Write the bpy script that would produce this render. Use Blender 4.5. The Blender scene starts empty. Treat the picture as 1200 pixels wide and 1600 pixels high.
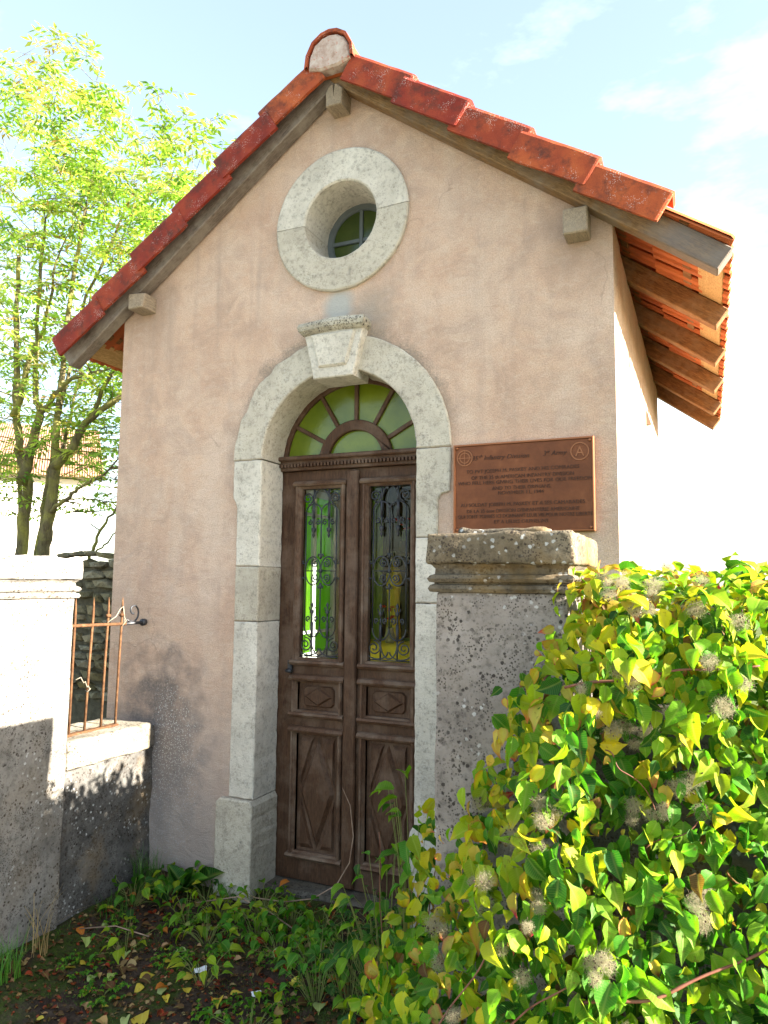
import bpy, bmesh, math, random
import numpy as np
from mathutils import Vector, Matrix, noise
rng = random.Random(7)
R = math.radians
scene = bpy.context.scene
COL = scene.collection

# ------------------------------------------------------------------ camera
cam_d = bpy.data.cameras.new('camera'); cam = bpy.data.objects.new('camera', cam_d); COL.objects.link(cam)
cam_d.sensor_fit = 'VERTICAL'; cam_d.sensor_height = 36.0; cam_d.lens = 25.637
cam_d.clip_start = 0.05; cam_d.clip_end = 3000
_F = Vector((-0.403576, 0.909643, 0.098361)); _R = Vector((0.914438, 0.404597, 0.010237)); _U = Vector((0.030484, -0.094076, 0.995098))
CAMLOC = Vector((1.7444, -3.3151, 1.55))
cam.matrix_world = Matrix(((_R.x, _U.x, -_F.x, CAMLOC.x), (_R.y, _U.y, -_F.y, CAMLOC.y), (_R.z, _U.z, -_F.z, CAMLOC.z), (0, 0, 0, 1)))
scene.camera = cam

# ------------------------------------------------------------------ sun, sky, exposure
SUN_EL, SUN_AZ = R(21.3), R(1.6)          # elevation; azimuth measured from +X towards +Y
sdir = Vector((math.cos(SUN_EL) * math.cos(SUN_AZ), math.cos(SUN_EL) * math.sin(SUN_AZ), math.sin(SUN_EL)))
sun_d = bpy.data.lights.new('sun', 'SUN'); sun = bpy.data.objects.new('sun', sun_d); COL.objects.link(sun)
sun_d.energy = 5.0; sun_d.angle = R(0.53); sun_d.color = (1.0, 0.91, 0.76)
sun.rotation_euler = sdir.to_track_quat('Z', 'Y').to_euler(); sun.location = sdir * 30
world = bpy.data.worlds.new('World'); scene.world = world; world.use_nodes = True
wn, wl = world.node_tree.nodes, world.node_tree.links
wn.clear()
w_out = wn.new('ShaderNodeOutputWorld'); w_bg = wn.new('ShaderNodeBackground'); w_sky = wn.new('ShaderNodeTexSky')
w_sky.sky_type = 'NISHITA'; w_sky.sun_disc = False; w_sky.sun_elevation = SUN_EL
w_sky.sun_rotation = math.pi / 2 - SUN_AZ
w_sky.altitude = 200; w_sky.air_density = 1.0; w_sky.dust_density = 1.5; w_sky.ozone_density = 0.35
w_tc = wn.new('ShaderNodeTexCoord'); w_map = wn.new('ShaderNodeMapping'); w_map.inputs['Scale'].default_value = (1, 1, 2.6)
w_map.inputs['Location'].default_value = (2.1, 1.7, 0.4)
w_n = wn.new('ShaderNodeTexNoise'); w_n.inputs['Scale'].default_value = 1.5; w_n.inputs['Detail'].default_value = 8; w_n.inputs['Roughness'].default_value = 0.58
w_r = wn.new('ShaderNodeValToRGB'); w_r.color_ramp.elements[0].position = 0.47; w_r.color_ramp.elements[1].position = 0.74
w_mix = wn.new('ShaderNodeMix'); w_mix.data_type = 'RGBA'
w_mix.inputs['B'].default_value = (6.0, 6.7, 6.6, 1)   # thin veil of high cloud
wl.new(w_tc.outputs['Generated'], w_map.inputs['Vector']); wl.new(w_map.outputs['Vector'], w_n.inputs['Vector'])
wl.new(w_n.outputs['Fac'], w_r.inputs['Fac']); w_r.color_ramp.elements[0].color = (.11, .11, .11, 1); w_r.color_ramp.elements[1].color = (.95, .95, .95, 1); wl.new(w_r.outputs['Color'], w_mix.inputs['Factor'])
wl.new(w_sky.outputs['Color'], w_mix.inputs['A']); wl.new(w_mix.outputs['Result'], w_bg.inputs['Color'])
w_bg.inputs['Strength'].default_value = 0.065
wl.new(w_bg.outputs['Background'], w_out.inputs['Surface'])
vs = scene.view_settings; vs.view_transform = 'Standard'; vs.look = 'None'; vs.gamma = 1.0; vs.use_curve_mapping = False
vs.exposure = 2.88

# ------------------------------------------------------------------ material helpers
class Mat:
    def __init__(s, name, rough=0.8, spec=0.3, metal=0.0):
        s.m = bpy.data.materials.new(name); s.m.use_nodes = True
        s.n, s.l = s.m.node_tree.nodes, s.m.node_tree.links
        s.b = s.n['Principled BSDF']; s.out = s.n['Material Output']
        s.b.inputs['Roughness'].default_value = rough; s.b.inputs['Specular IOR Level'].default_value = spec
        s.b.inputs['Metallic'].default_value = metal
        s._geo = None; s._tc = None
    def pos(s):
        if not s._geo: s._geo = s.n.new('ShaderNodeNewGeometry')
        return s._geo.outputs['Position']
    def obj(s):
        if not s._tc: s._tc = s.n.new('ShaderNodeTexCoord')
        return s._tc.outputs['Object']
    def mapped(s, vec, scale=(1, 1, 1), loc=(0, 0, 0), rot=(0, 0, 0)):
        k = s.n.new('ShaderNodeMapping'); k.inputs['Scale'].default_value = scale; k.inputs['Location'].default_value = loc; k.inputs['Rotation'].default_value = rot
        s.l.new(vec, k.inputs['Vector']); return k.outputs['Vector']
    def noise(s, scale, detail=4, rough=0.55, vec=None, dist=0.0):
        k = s.n.new('ShaderNodeTexNoise'); k.inputs['Scale'].default_value = scale; k.inputs['Detail'].default_value = detail
        k.inputs['Roughness'].default_value = rough; k.inputs['Distortion'].default_value = dist
        s.l.new(vec if vec is not None else s.pos(), k.inputs['Vector']); return k.outputs['Fac']
    def voro(s, scale, vec=None, feature='F1', rand=1.0):
        k = s.n.new('ShaderNodeTexVoronoi'); k.feature = feature; k.inputs['Scale'].default_value = scale; k.inputs['Randomness'].default_value = rand
        s.l.new(vec if vec is not None else s.pos(), k.inputs['Vector']); return k.outputs['Distance'], k.outputs.get('Color')
    def ramp(s, fac, stops):
        k = s.n.new('ShaderNodeValToRGB'); e = k.color_ramp.elements
        while len(e) < len(stops): e.new(0.5)
        for q, (p, c) in zip(e, stops):
            q.position = p; q.color = (c, c, c, 1) if isinstance(c, (int, float)) else (*c, 1)
        s.l.new(fac, k.inputs['Fac']); return k.outputs['Color']
    def mix(s, fac, a, b, mode='MIX'):
        k = s.n.new('ShaderNodeMix'); k.data_type = 'RGBA'; k.blend_type = mode
        for i, v in (('Factor', fac), ('A', a), ('B', b)):
            if isinstance(v, (int, float)): k.inputs[i].default_value = v if i == 'Factor' else (v, v, v, 1)
            elif isinstance(v, tuple): k.inputs[i].default_value = (*v, 1)
            else: s.l.new(v, k.inputs[i])
        return k.outputs['Result']
    def math(s, op, a, b=0.0, c=0.0):
        k = s.n.new('ShaderNodeMath'); k.operation = op
        for i, v in enumerate((a, b, c)):
            if isinstance(v, (int, float)): k.inputs[i].default_value = v
            else: s.l.new(v, k.inputs[i])
        return k.outputs[0]
    def sep(s, vec):
        k = s.n.new('ShaderNodeSeparateXYZ'); s.l.new(vec, k.inputs[0]); return k.outputs
    def near(s, p, r0, r1, wob=0.0, scale=(1, 1, 1)):
        """1 within r0 of p falling to 0 at r1, with a noisy rim"""
        k = s.n.new('ShaderNodeVectorMath'); k.operation = 'SUBTRACT'; s.l.new(s.pos(), k.inputs[0]); k.inputs[1].default_value = p
        k1 = s.n.new('ShaderNodeVectorMath'); k1.operation = 'MULTIPLY'; s.l.new(k.outputs[0], k1.inputs[0]); k1.inputs[1].default_value = scale
        k2 = s.n.new('ShaderNodeVectorMath'); k2.operation = 'LENGTH'; s.l.new(k1.outputs[0], k2.inputs[0])
        d = k2.outputs['Value']
        if wob: d = s.math('ADD', d, s.math('MULTIPLY', s.math('SUBTRACT', s.noise(9, 5), 0.5), wob))
        k3 = s.n.new('ShaderNodeMapRange'); k3.clamp = True; s.l.new(d, k3.inputs['Value'])
        k3.inputs['From Min'].default_value = r0; k3.inputs['From Max'].default_value = r1; k3.inputs['To Min'].default_value = 1; k3.inputs['To Max'].default_value = 0
        return k3.outputs['Result']
    def rnd(s):
        k = s.n.new('ShaderNodeObjectInfo'); return k.outputs['Random']
    def color(s, c):
        if isinstance(c, tuple): s.b.inputs['Base Color'].default_value = (*c, 1)
        else: s.l.new(c, s.b.inputs['Base Color'])
    def bump(s, h, strength=0.4, dist=0.01, prev=None):
        k = s.n.new('ShaderNodeBump'); k.inputs['Strength'].default_value = strength; k.inputs['Distance'].default_value = dist
        s.l.new(h, k.inputs['Height'])
        if prev is not None: s.l.new(prev, k.inputs['Normal'])
        s.l.new(k.outputs['Normal'], s.b.inputs['Normal']); return k.outputs['Normal']

M = {}
def mk(name, **k):
    m = Mat(name, **k); M[name] = m.m; return m

# plaster of the chapel -------------------------------------------------
m = mk('plaster', rough=0.95, spec=0.1)
c = m.ramp(m.noise(1.9, 6, 0.62, dist=0.4), [(0.26, (0.44, 0.29, 0.22)), (0.48, (0.57, 0.402, 0.305)), (0.62, (0.61, 0.465, 0.375)), (0.8, (0.55, 0.43, 0.365))])
c = m.mix(m.ramp(m.noise(4.5, 7, 0.72, dist=0.8), [(0.44, 0.0), (0.66, 0.6)]), c, (0.37, 0.275, 0.225))
c = m.mix(m.ramp(m.noise(13, 6, 0.7, m.mapped(m.pos(), (1, 1, 1.6), rot=(0, .5, 0)), 1.2), [(0.5, 0.0), (0.7, 0.4)]), c, (0.66, 0.54, 0.45))
c = m.mix(m.ramp(m.noise(3.1, 4, 0.6, m.mapped(m.pos(), (1.6, 1, 0.45), (3, 0, 1))), [(0.5, 0.0), (0.72, 0.5)]), c, (0.59, 0.475, 0.40))
c = m.mix(m.ramp(m.noise(150, 4, 0.75), [(0.36, 0.42), (0.56, 0.0)]), c, (0.21, 0.15, 0.12))
c = m.mix(m.ramp(m.noise(190, 3, 0.7, m.mapped(m.pos(), loc=(3, 3, 3))), [(0.55, 0.0), (0.72, 0.35)]), c, (0.70, 0.60, 0.53))
x, y, z = m.sep(m.pos())
# dirt line following the arch
cx = m.n.new('ShaderNodeCombineXYZ'); m.l.new(x, cx.inputs[0]); m.l.new(m.math('MAXIMUM', m.math('SUBTRACT', z, 2.2165), 0.0), cx.inputs[2])
ln = m.n.new('ShaderNodeVectorMath'); ln.operation = 'LENGTH'; m.l.new(cx.outputs[0], ln.inputs[0])
ad = m.math('ADD', ln.outputs['Value'], m.math('ADD', m.math('MULTIPLY', m.math('SUBTRACT', m.noise(6, 6, 0.7), 0.5), 0.22), m.math('MULTIPLY', m.math('SUBTRACT', m.noise(75, 4, 0.75), 0.5), 0.16)))
am = m.math('MULTIPLY', m.ramp(ad, [(0.625, 0.6), (0.69, 0.0)]), m.ramp(z, [(0.0, 0.0), (1.0, 1.0)]))
upm = m.n.new('ShaderNodeMapRange'); upm.inputs['From Min'].default_value = 2.15; upm.inputs['From Max'].default_value = 2.55; m.l.new(z, upm.inputs['Value'])
c = m.mix(m.math('MULTIPLY', am, upm.outputs['Result']), c, (0.155, 0.145, 0.125))
# grey cement repair between oculus and keystone, dirt under it
c = m.mix(m.math('MULTIPLY', m.near((0.0, 0, 3.0), 0.5, 1.05, 0.5, (9.5, 1, 7.5)), 0.85), c, (0.36, 0.38, 0.38))
c = m.mix(m.math('MULTIPLY', m.near((0.19, 0, 2.93), 0.05, 0.19, 0.2), 0.55), c, (0.22, 0.21, 0.19))
# damp stain where the low wall joins, with white lichen grains
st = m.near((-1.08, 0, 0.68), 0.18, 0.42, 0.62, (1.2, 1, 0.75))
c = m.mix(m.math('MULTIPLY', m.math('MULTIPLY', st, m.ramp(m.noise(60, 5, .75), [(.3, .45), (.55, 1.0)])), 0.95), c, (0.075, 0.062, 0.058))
lm = m.near((-1.0, 0, 0.45), 0.16, 0.62, 0.3, (1.9, 1, 0.75))
vd, vc = m.voro(105)
c = m.mix(m.math('MULTIPLY', m.ramp(vd, [(0.22, 1.0), (0.36, 0.0)]), m.ramp(m.math('MULTIPLY', lm, m.noise(28, 3, 0.6)), [(0.2, 0.0), (0.36, 1.0)])), c, (0.60, 0.61, 0.60))
c = m.mix(m.math('MULTIPLY', m.near((-0.95, 0, 0.05), 0.2, 0.95, 0.5, (1.1, 1, 0.75)), 0.75), c, (0.27, 0.25, 0.25))  # grey staining and the cool shade of the wall foot, painted into the plaster
dr = m.noise(1.0, 5, 0.65, m.mapped(m.pos(), (11, 1, 0.55)))
c = m.mix(m.math('MULTIPLY', m.ramp(dr, [(0.52, 0.0), (0.72, 0.5)]), m.ramp(m.noise(1.4, 3), [(0.4, 0.2), (0.6, 1.0)])), c, (0.33, 0.255, 0.215))
cv = m.n.new('ShaderNodeTexVoronoi'); cv.feature = 'DISTANCE_TO_EDGE'; cv.inputs['Scale'].default_value = 1.15
wv = m.n.new('ShaderNodeVectorMath'); wv.operation = 'ADD'; wn_ = m.n.new('ShaderNodeTexNoise'); wn_.inputs['Scale'].default_value = 5; wn_.inputs['Detail'].default_value = 6; m.l.new(m.pos(), wn_.inputs['Vector'])
sc_ = m.n.new('ShaderNodeVectorMath'); sc_.operation = 'SCALE'; sc_.inputs['Scale'].default_value = .35; m.l.new(wn_.outputs['Color'], sc_.inputs[0]); m.l.new(m.pos(), wv.inputs[0]); m.l.new(sc_.outputs[0], wv.inputs[1]); m.l.new(wv.outputs[0], cv.inputs['Vector'])
crk = m.math('MULTIPLY', m.ramp(cv.outputs['Distance'], [(0.002, 1.0), (0.006, 0.0)]), m.ramp(m.noise(1.7, 2, .5, m.mapped(m.pos(), loc=(7, 0, 2))), [(0.56, 0.0), (0.62, 0.32)]))
c = m.mix(crk, c, (0.16, 0.12, 0.10))
# darker patches on the plaster under the purlin ends
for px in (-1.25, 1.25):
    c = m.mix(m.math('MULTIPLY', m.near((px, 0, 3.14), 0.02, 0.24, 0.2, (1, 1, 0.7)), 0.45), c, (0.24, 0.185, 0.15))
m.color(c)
n1 = m.bump(m.noise(170, 4, 0.7), 0.8, 0.006)
n2 = m.bump(m.noise(28, 5, 0.6), 0.35, 0.012, n1)
m.bump(m.noise(5.5, 5, 0.6, m.mapped(m.pos(), (1, 1, 1.8), rot=(0, .4, 0)), 1.0), 0.32, 0.03, n2)

m = mk('green_paint', rough=0.7)
m.color(m.ramp(m.noise(3, 4), [(0.3, (0.30, 0.42, 0.05)), (0.7, (0.38, 0.50, 0.07))]))
m = mk('interior_floor', rough=0.6); m.color(m.ramp(m.noise(5), [(0.3, (0.22, 0.12, 0.06)), (0.7, (0.30, 0.17, 0.09))]))

def stone_mat(name, base, lo, hi, speck=0.5, white=0.3, warm=0.0):
    m = mk(name, rough=0.92, spec=0.15)
    rv = m.n.new('ShaderNodeCombineXYZ'); r = m.math('MULTIPLY', m.rnd(), 9.0); m.l.new(r, rv.inputs[0]); m.l.new(r, rv.inputs[2])
    va = m.n.new('ShaderNodeVectorMath'); va.operation = 'ADD'; m.l.new(m.pos(), va.inputs[0]); m.l.new(rv.outputs[0], va.inputs[1]); P = va.outputs[0]
    c = m.ramp(m.noise(5, 7, 0.62, P), [(0.25, lo), (0.5, base), (0.75, hi)])
    c = m.mix(m.ramp(m.noise(34, 5, 0.7, P), [(0.5, 0.0), (0.68, 0.65)]), c, tuple(v * 0.55 for v in lo))
    vd, vc = m.voro(48, P)
    thr = m.ramp(m.noise(7, 5, 0.65, P), [(0.38, 0.0), (0.56, 1.0)])
    c = m.mix(m.math('MULTIPLY', m.math('MULTIPLY', m.ramp(m.math('ADD', vd, m.math('MULTIPLY', m.math('SUBTRACT', m.noise(110, 3, .7, P), .5), .5)), [(0.20, 1.0), (0.31, 0.0)]), thr), speck), c, (0.035, 0.028, 0.024))
    vd2, vc2 = m.voro(120, P)
    thr2 = m.ramp(m.noise(13, 4, 0.6, m.mapped(P, loc=(5, 2, 1))), [(0.42, 0.0), (0.56, 1.0)])
    c = m.mix(m.math('MULTIPLY', m.math('MULTIPLY', m.ramp(vd2, [(0.25, 1.0), (0.4, 0.0)]), thr2), speck), c, (0.05, 0.04, 0.035))
    vd3, vc3 = m.voro(38, m.mapped(P, loc=(1, 7, 3)))
    thr3 = m.ramp(m.noise(4.3, 3, 0.6, m.mapped(P, loc=(8, 3, 6))), [(0.5, 0.0), (0.6, 1.0)])
    wob = m.math('ADD', vd3, m.math('MULTIPLY', m.math('SUBTRACT', m.noise(70, 4, 0.7, P), 0.5), 0.75))
    c = m.mix(m.math('MULTIPLY', m.math('MULTIPLY', m.ramp(wob, [(0.17, 1.0), (0.25, 0.0)]), thr3), white), c, (0.46, 0.47, 0.47))
    if warm: c = m.mix(m.math('MULTIPLY', m.ramp(m.noise(3, 5, 0.6, m.mapped(P, loc=(2, 9, 4))), [(0.5, 0.0), (0.65, 1.0)]), warm), c, (0.30, 0.17, 0.03))
    hv = m.n.new('ShaderNodeHueSaturation'); m.l.new(c, hv.inputs['Color']); m.l.new(m.math('MULTIPLY_ADD', m.rnd(), 0.30, 0.84), hv.inputs['Value']); m.l.new(m.math('MULTIPLY_ADD', m.rnd(), -0.5, 1.2), hv.inputs['Saturation']); c = hv.outputs['Color']
    c = m.mix(m.ramp(m.noise(2.2, 5, 0.65, m.mapped(P, (1, 1, .35))), [(0.52, 0.0), (0.72, 0.4)]), c, tuple(v * .6 for v in lo))
    m.color(c)
    a = m.bump(m.noise(120, 4, 0.65, P), 0.6, 0.006)
    m.bump(m.noise(18, 5, 0.6, P), 0.5, 0.016, a)
stone_mat('limestone', (0.50, 0.462, 0.395), (0.40, 0.365, 0.31), (0.58, 0.545, 0.475), 0.26, 0.15)
stone_mat('speckled_limestone', (0.40, 0.37, 0.30), (0.22, 0.20, 0.16), (0.50, 0.47, 0.40), 0.95, 0.4)
stone_mat('pier_stone', (0.215, 0.180, 0.158), (0.12, 0.098, 0.085), (0.30, 0.262, 0.235), 0.97, 0.6, 0.08)
stone_mat('cap_stone', (0.15, 0.125, 0.092), (0.055, 0.044, 0.03), (0.22, 0.19, 0.145), 0.98, 0.85, 0.3)
stone_mat('wall_stone', (0.115, 0.112, 0.108), (0.045, 0.043, 0.042), (0.21, 0.205, 0.195), 0.95, 0.9, 0.2)
stone_mat('dark_step', (0.085, 0.075, 0.06), (0.035, 0.03, 0.022), (0.14, 0.125, 0.10), 0.9, 0.15, 0.1)
stone_mat('coping_stone', (0.235, 0.21, 0.165), (0.10, 0.088, 0.06), (0.34, 0.315, 0.26), 0.9, 0.3, 0.2)
stone_mat('rubble_stone', (0.16, 0.145, 0.085), (0.075, 0.065, 0.035), (0.25, 0.22, 0.14), 0.5, 0.25, 0.2)
stone_mat('pale_pier_stone', (0.235, 0.225, 0.21), (0.12, 0.115, 0.108), (0.33, 0.315, 0.295), 0.88, 0.9, 0.1)
m = mk('mortar', rough=0.95); m.color(m.ramp(m.noise(25), [(0.3, (0.05, 0.045, 0.03)), (0.7, (0.10, 0.09, 0.06))])); m.bump(m.noise(70), 0.6, 0.01)

def wood_mat(name, dark, light, along=(1, 1, 1), rough=0.75, grey=None):
    m = mk(name, rough=rough, spec=0.25)
    o = m.obj(); rv = m.n.new('ShaderNodeCombineXYZ'); r = m.math('MULTIPLY', m.rnd(), 13.0)
    for i in range(3): m.l.new(r, rv.inputs[i])
    va = m.n.new('ShaderNodeVectorMath'); va.operation = 'ADD'; m.l.new(o, va.inputs[0]); m.l.new(rv.outputs[0], va.inputs[1])
    v = m.mapped(va.outputs[0], along)
    c = m.ramp(m.noise(9, 7, 0.65, v, 0.6), [(0.3, dark), (0.7, light)])
    c = m.mix(m.ramp(m.noise(55, 3, 0.6, v), [(0.45, 0.0), (0.62, 0.6)]), c, tuple(q * 0.5 for q in dark))
    if grey: c = m.mix(m.ramp(m.noise(5, 6, 0.7, va.outputs[0]), [(0.46, 0.0), (0.66, 0.75)]), c, grey)
    m.color(c); m.bump(m.noise(60, 4, 0.6, v), 0.5, 0.004)
wood_mat('door_wood', (0.050, 0.024, 0.013), (0.105, 0.052, 0.028), (5, 5, 0.5), 0.6, (0.15, 0.10, 0.072))
wood_mat('moulding_wood', (0.070, 0.036, 0.022), (0.14, 0.076, 0.046), (5, 5, 0.6), 0.65, (0.21, 0.155, 0.115))
wood_mat('grey_wood', (0.12, 0.095, 0.08), (0.21, 0.175, 0.15), (0.6, 5, 5), 0.85, (0.27, 0.24, 0.21))
wood_mat('rafter_wood', (0.13, 0.055, 0.02), (0.33, 0.155, 0.055), (0.7, 6, 6), 0.8, (0.27, 0.165, 0.09))
wood_mat('barge_wood', (0.15, 0.085, 0.038), (0.31, 0.19, 0.085), (0.7, 6, 6), 0.8, (0.20, 0.165, 0.13))
wood_mat('board_wood', (0.42, 0.25, 0.10), (0.58, 0.38, 0.17), (6, 0.7, 6), 0.75)
wood_mat('purlin_wood', (0.22, 0.17, 0.12), (0.36, 0.29, 0.21), (6, 0.7, 6), 0.85, (0.27, 0.235, 0.19))
wood_mat('barge_weathered', (0.15, 0.085, 0.038), (0.31, 0.19, 0.085), (0.7, 6, 6), 0.8, (0.20, 0.165, 0.13))
bwm = M['barge_weathered'].node_tree; bs = bwm.nodes['Principled BSDF']; src = bs.inputs['Base Color'].links[0].from_socket
tcx = bwm.nodes.new('ShaderNodeTexCoord'); sx_ = bwm.nodes.new('ShaderNodeSeparateXYZ'); bwm.links.new(tcx.outputs['Object'], sx_.inputs[0])
nn_ = bwm.nodes.new('ShaderNodeTexNoise'); nn_.inputs['Scale'].default_value = 9; nn_.inputs['Detail'].default_value = 5; bwm.links.new(tcx.outputs['Object'], nn_.inputs['Vector'])
ma_ = bwm.nodes.new('ShaderNodeMath'); ma_.operation = 'MULTIPLY_ADD'; ma_.inputs[1].default_value = .55; bwm.links.new(nn_.outputs['Fac'], ma_.inputs[0]); bwm.links.new(sx_.outputs[0], ma_.inputs[2])
mr_ = bwm.nodes.new('ShaderNodeMapRange'); mr_.inputs['From Min'].default_value = 2.05; mr_.inputs['From Max'].default_value = 2.35; mr_.inputs['To Max'].default_value = .55; bwm.links.new(ma_.outputs[0], mr_.inputs['Value'])
mx_ = bwm.nodes.new('ShaderNodeMix'); mx_.data_type = 'RGBA'; mx_.inputs['B'].default_value = (.115, .118, .13, 1); bwm.links.new(mr_.outputs['Result'], mx_.inputs['Factor']); bwm.links.new(src, mx_.inputs['A']); bwm.links.new(mx_.outputs['Result'], bs.inputs['Base Color'])
m = mk('blue_grey_paint', rough=0.8); m.color(m.ramp(m.noise(22, 6, 0.75, m.mapped(m.obj(), (.8, 5, 5))), [(0.32, (0.085, 0.062, 0.05)), (0.52, (0.125, 0.118, 0.118)), (0.7, (0.19, 0.185, 0.19))])); m.bump(m.noise(60), 0.3, 0.003)

def tile_mat(name, sp=0.55):
    m = mk(name, rough=0.78, spec=0.25)
    hv = m.n.new('ShaderNodeHueSaturation'); 
    c = m.ramp(m.noise(7, 6, 0.6), [(0.28, (0.165, 0.026, 0.014)), (0.5, (0.265, 0.044, 0.018)), (0.72, (0.36, 0.078, 0.026))])
    m.l.new(c, hv.inputs['Color']); m.l.new(m.math('MULTIPLY_ADD', m.rnd(), 0.55, 0.70), hv.inputs['Value']); m.l.new(m.math('MULTIPLY_ADD', m.rnd(), 0.02, 0.49), hv.inputs['Hue'])
    c = hv.outputs['Color']
    vd, vc = m.voro(150)
    c = m.mix(m.math('MULTIPLY', m.math('MULTIPLY', m.ramp(vd, [(0.22, 1.0), (0.4, 0.0)]), m.ramp(m.noise(11, 4, 0.65), [(0.52, 0.0), (0.64, 1.0)])), sp), c, (0.60, 0.57, 0.55))
    c = m.mix(m.ramp(m.noise(14, 5, 0.7, m.mapped(m.pos(), loc=(4, 4, 4))), [(0.48, 0.0), (0.68, 0.8)]), c, (0.06, 0.024, 0.018))
    m.color(c); m.bump(m.noise(140, 4, 0.6), 0.35, 0.004)
tile_mat('terracotta')
m = mk('clean_terracotta', rough=0.8); m.color(m.mix(m.ramp(m.noise(9, 5), [(.4, 0.0), (.7, .6)]), m.ramp(m.rnd(), [(0.0, (0.34, 0.075, 0.022)), (1.0, (0.48, 0.135, 0.038))]), (0.25, 0.06, 0.022))); m.bump(m.noise(130, 4), .35, .004)
m = mk('lichened_mortar', rough=0.95)
c = m.ramp(m.noise(22, 6, 0.65), [(0.3, (0.27, 0.17, 0.135)), (0.5, (0.42, 0.33, 0.29)), (0.72, (0.50, 0.45, 0.42))])
m.color(m.mix(m.ramp(m.noise(60, 3), [(0.6, 0.0), (0.7, 0.8)]), c, (0.40, 0.10, 0.07))); m.bump(m.noise(90, 4), 0.6, 0.006)

m = mk('black_iron', rough=0.45, spec=0.5, metal=0.3); m.color(m.ramp(m.noise(40), [(0.35, (0.022, 0.024, 0.030)), (0.65, (0.05, 0.052, 0.06))]))
m = mk('rusty_iron', rough=0.85, spec=0.2, metal=0.1); m.color(m.ramp(m.noise(35, 6, 0.7), [(0.3, (0.05, 0.022, 0.011)), (0.55, (0.11, 0.055, 0.026)), (0.75, (0.18, 0.105, 0.055))])); m.bump(m.noise(150, 3), 0.5, 0.003)
m = mk('pale_wire', rough=0.6); m.color((0.20, 0.18, 0.14))
m = mk('bronze', rough=0.5, spec=0.5, metal=0.55); c = m.ramp(m.noise(9, 6, 0.65), [(0.3, (0.105, 0.034, 0.014)), (0.55, (0.16, 0.052, 0.020)), (0.75, (0.22, 0.078, 0.032))]); m.color(c); m.bump(m.noise(240, 2), 0.35, 0.002)
m = mk('dark_bronze', rough=0.5, spec=0.4, metal=0.5); m.color(m.ramp(m.noise(30), [(0.3, (0.045, 0.018, 0.012)), (0.7, (0.085, 0.036, 0.022))]))
m = mk('polished_bronze', rough=0.35, spec=0.5, metal=0.7); m.color((0.26, 0.10, 0.045))

def glass_mat(name, tint, gloss=0.9, rough=0.03, wav=0.0):
    m = mk(name); m.n.remove(m.b)
    t = m.n.new('ShaderNodeBsdfTransparent'); t.inputs['Color'].default_value = (*tint, 1)
    g = m.n.new('ShaderNodeBsdfGlossy'); g.inputs['Roughness'].default_value = rough
    f = m.n.new('ShaderNodeFresnel'); f.inputs['IOR'].default_value = 1.45
    k = m.n.new('ShaderNodeMixShader'); m.l.new(m.math('MULTIPLY', f.outputs[0], gloss), k.inputs[0])
    m.l.new(t.outputs[0], k.inputs[1]); m.l.new(g.outputs[0], k.inputs[2]); m.l.new(k.outputs[0], m.out.inputs['Surface'])
    if wav:
        b = m.n.new('ShaderNodeBump'); b.inputs['Strength'].default_value = wav; b.inputs['Distance'].default_value = 0.01
        m.l.new(m.noise(22, 3), b.inputs['Height']); m.l.new(b.outputs[0], g.inputs['Normal']); m.l.new(b.outputs[0], f.inputs['Normal'])
    return m
glass_mat('door_glass', (0.93, 0.96, 0.93), gloss=0.55, wav=0.05)
glass_mat('clear_glass', (0.95, 0.96, 0.95))
m = mk('obscured_glass', rough=0.18, spec=0.5); m.color(m.ramp(m.noise(5, 5), [(0.3, (0.075, 0.115, 0.006)), (0.7, (0.145, 0.19, 0.012))])); m.bump(m.noise(30, 3), .12, .01)
m = mk('dark_glass', rough=0.15, spec=0.5); m.color(m.ramp(m.noise(6, 4), [(0.3, (0.022, 0.040, 0.008)), (0.7, (0.05, 0.075, 0.012))]))
m = mk('green_glass', rough=0.25)
t = m.n.new('ShaderNodeBsdfTranslucent'); t.inputs['Color'].default_value = (0.30, 0.62, 0.03, 1)
m.color(m.ramp(m.noise(6), [(0.3, (0.10, 0.25, 0.02)), (0.7, (0.2, 0.36, 0.03))]))
k = m.n.new('ShaderNodeMixShader'); k.inputs[0].default_value = 0.75; m.l.new(m.b.outputs[0], k.inputs[1]); m.l.new(t.outputs[0], k.inputs[2]); m.l.new(k.outputs[0], m.out.inputs['Surface'])
for nm, cc in (('white_paint', (0.72, 0.74, 0.78)), ('yellow_cloth', (0.72, 0.50, 0.04)), ('red_petal', (0.65, 0.03, 0.02)), ('dark_wood', (0.07, 0.035, 0.02)), ('grey_frame', (0.12, 0.14, 0.15)), ('vase_clay', (0.35, 0.3, 0.22))):
    m = mk(nm, rough=0.6); m.color(m.ramp(m.noise(14, 4), [(0.3, tuple(q * 0.85 for q in cc)), (0.7, cc)]))
m = mk('white_paper', rough=0.7); m.color(m.ramp(m.noise(30), [(0.3, (0.55, 0.57, 0.62)), (0.7, (0.75, 0.77, 0.8))]))
m = mk('house_render', rough=0.9); m.color(m.ramp(m.noise(2, 5), [(0.3, (0.66, 0.63, 0.58)), (0.7, (0.74, 0.71, 0.66))]))

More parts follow.
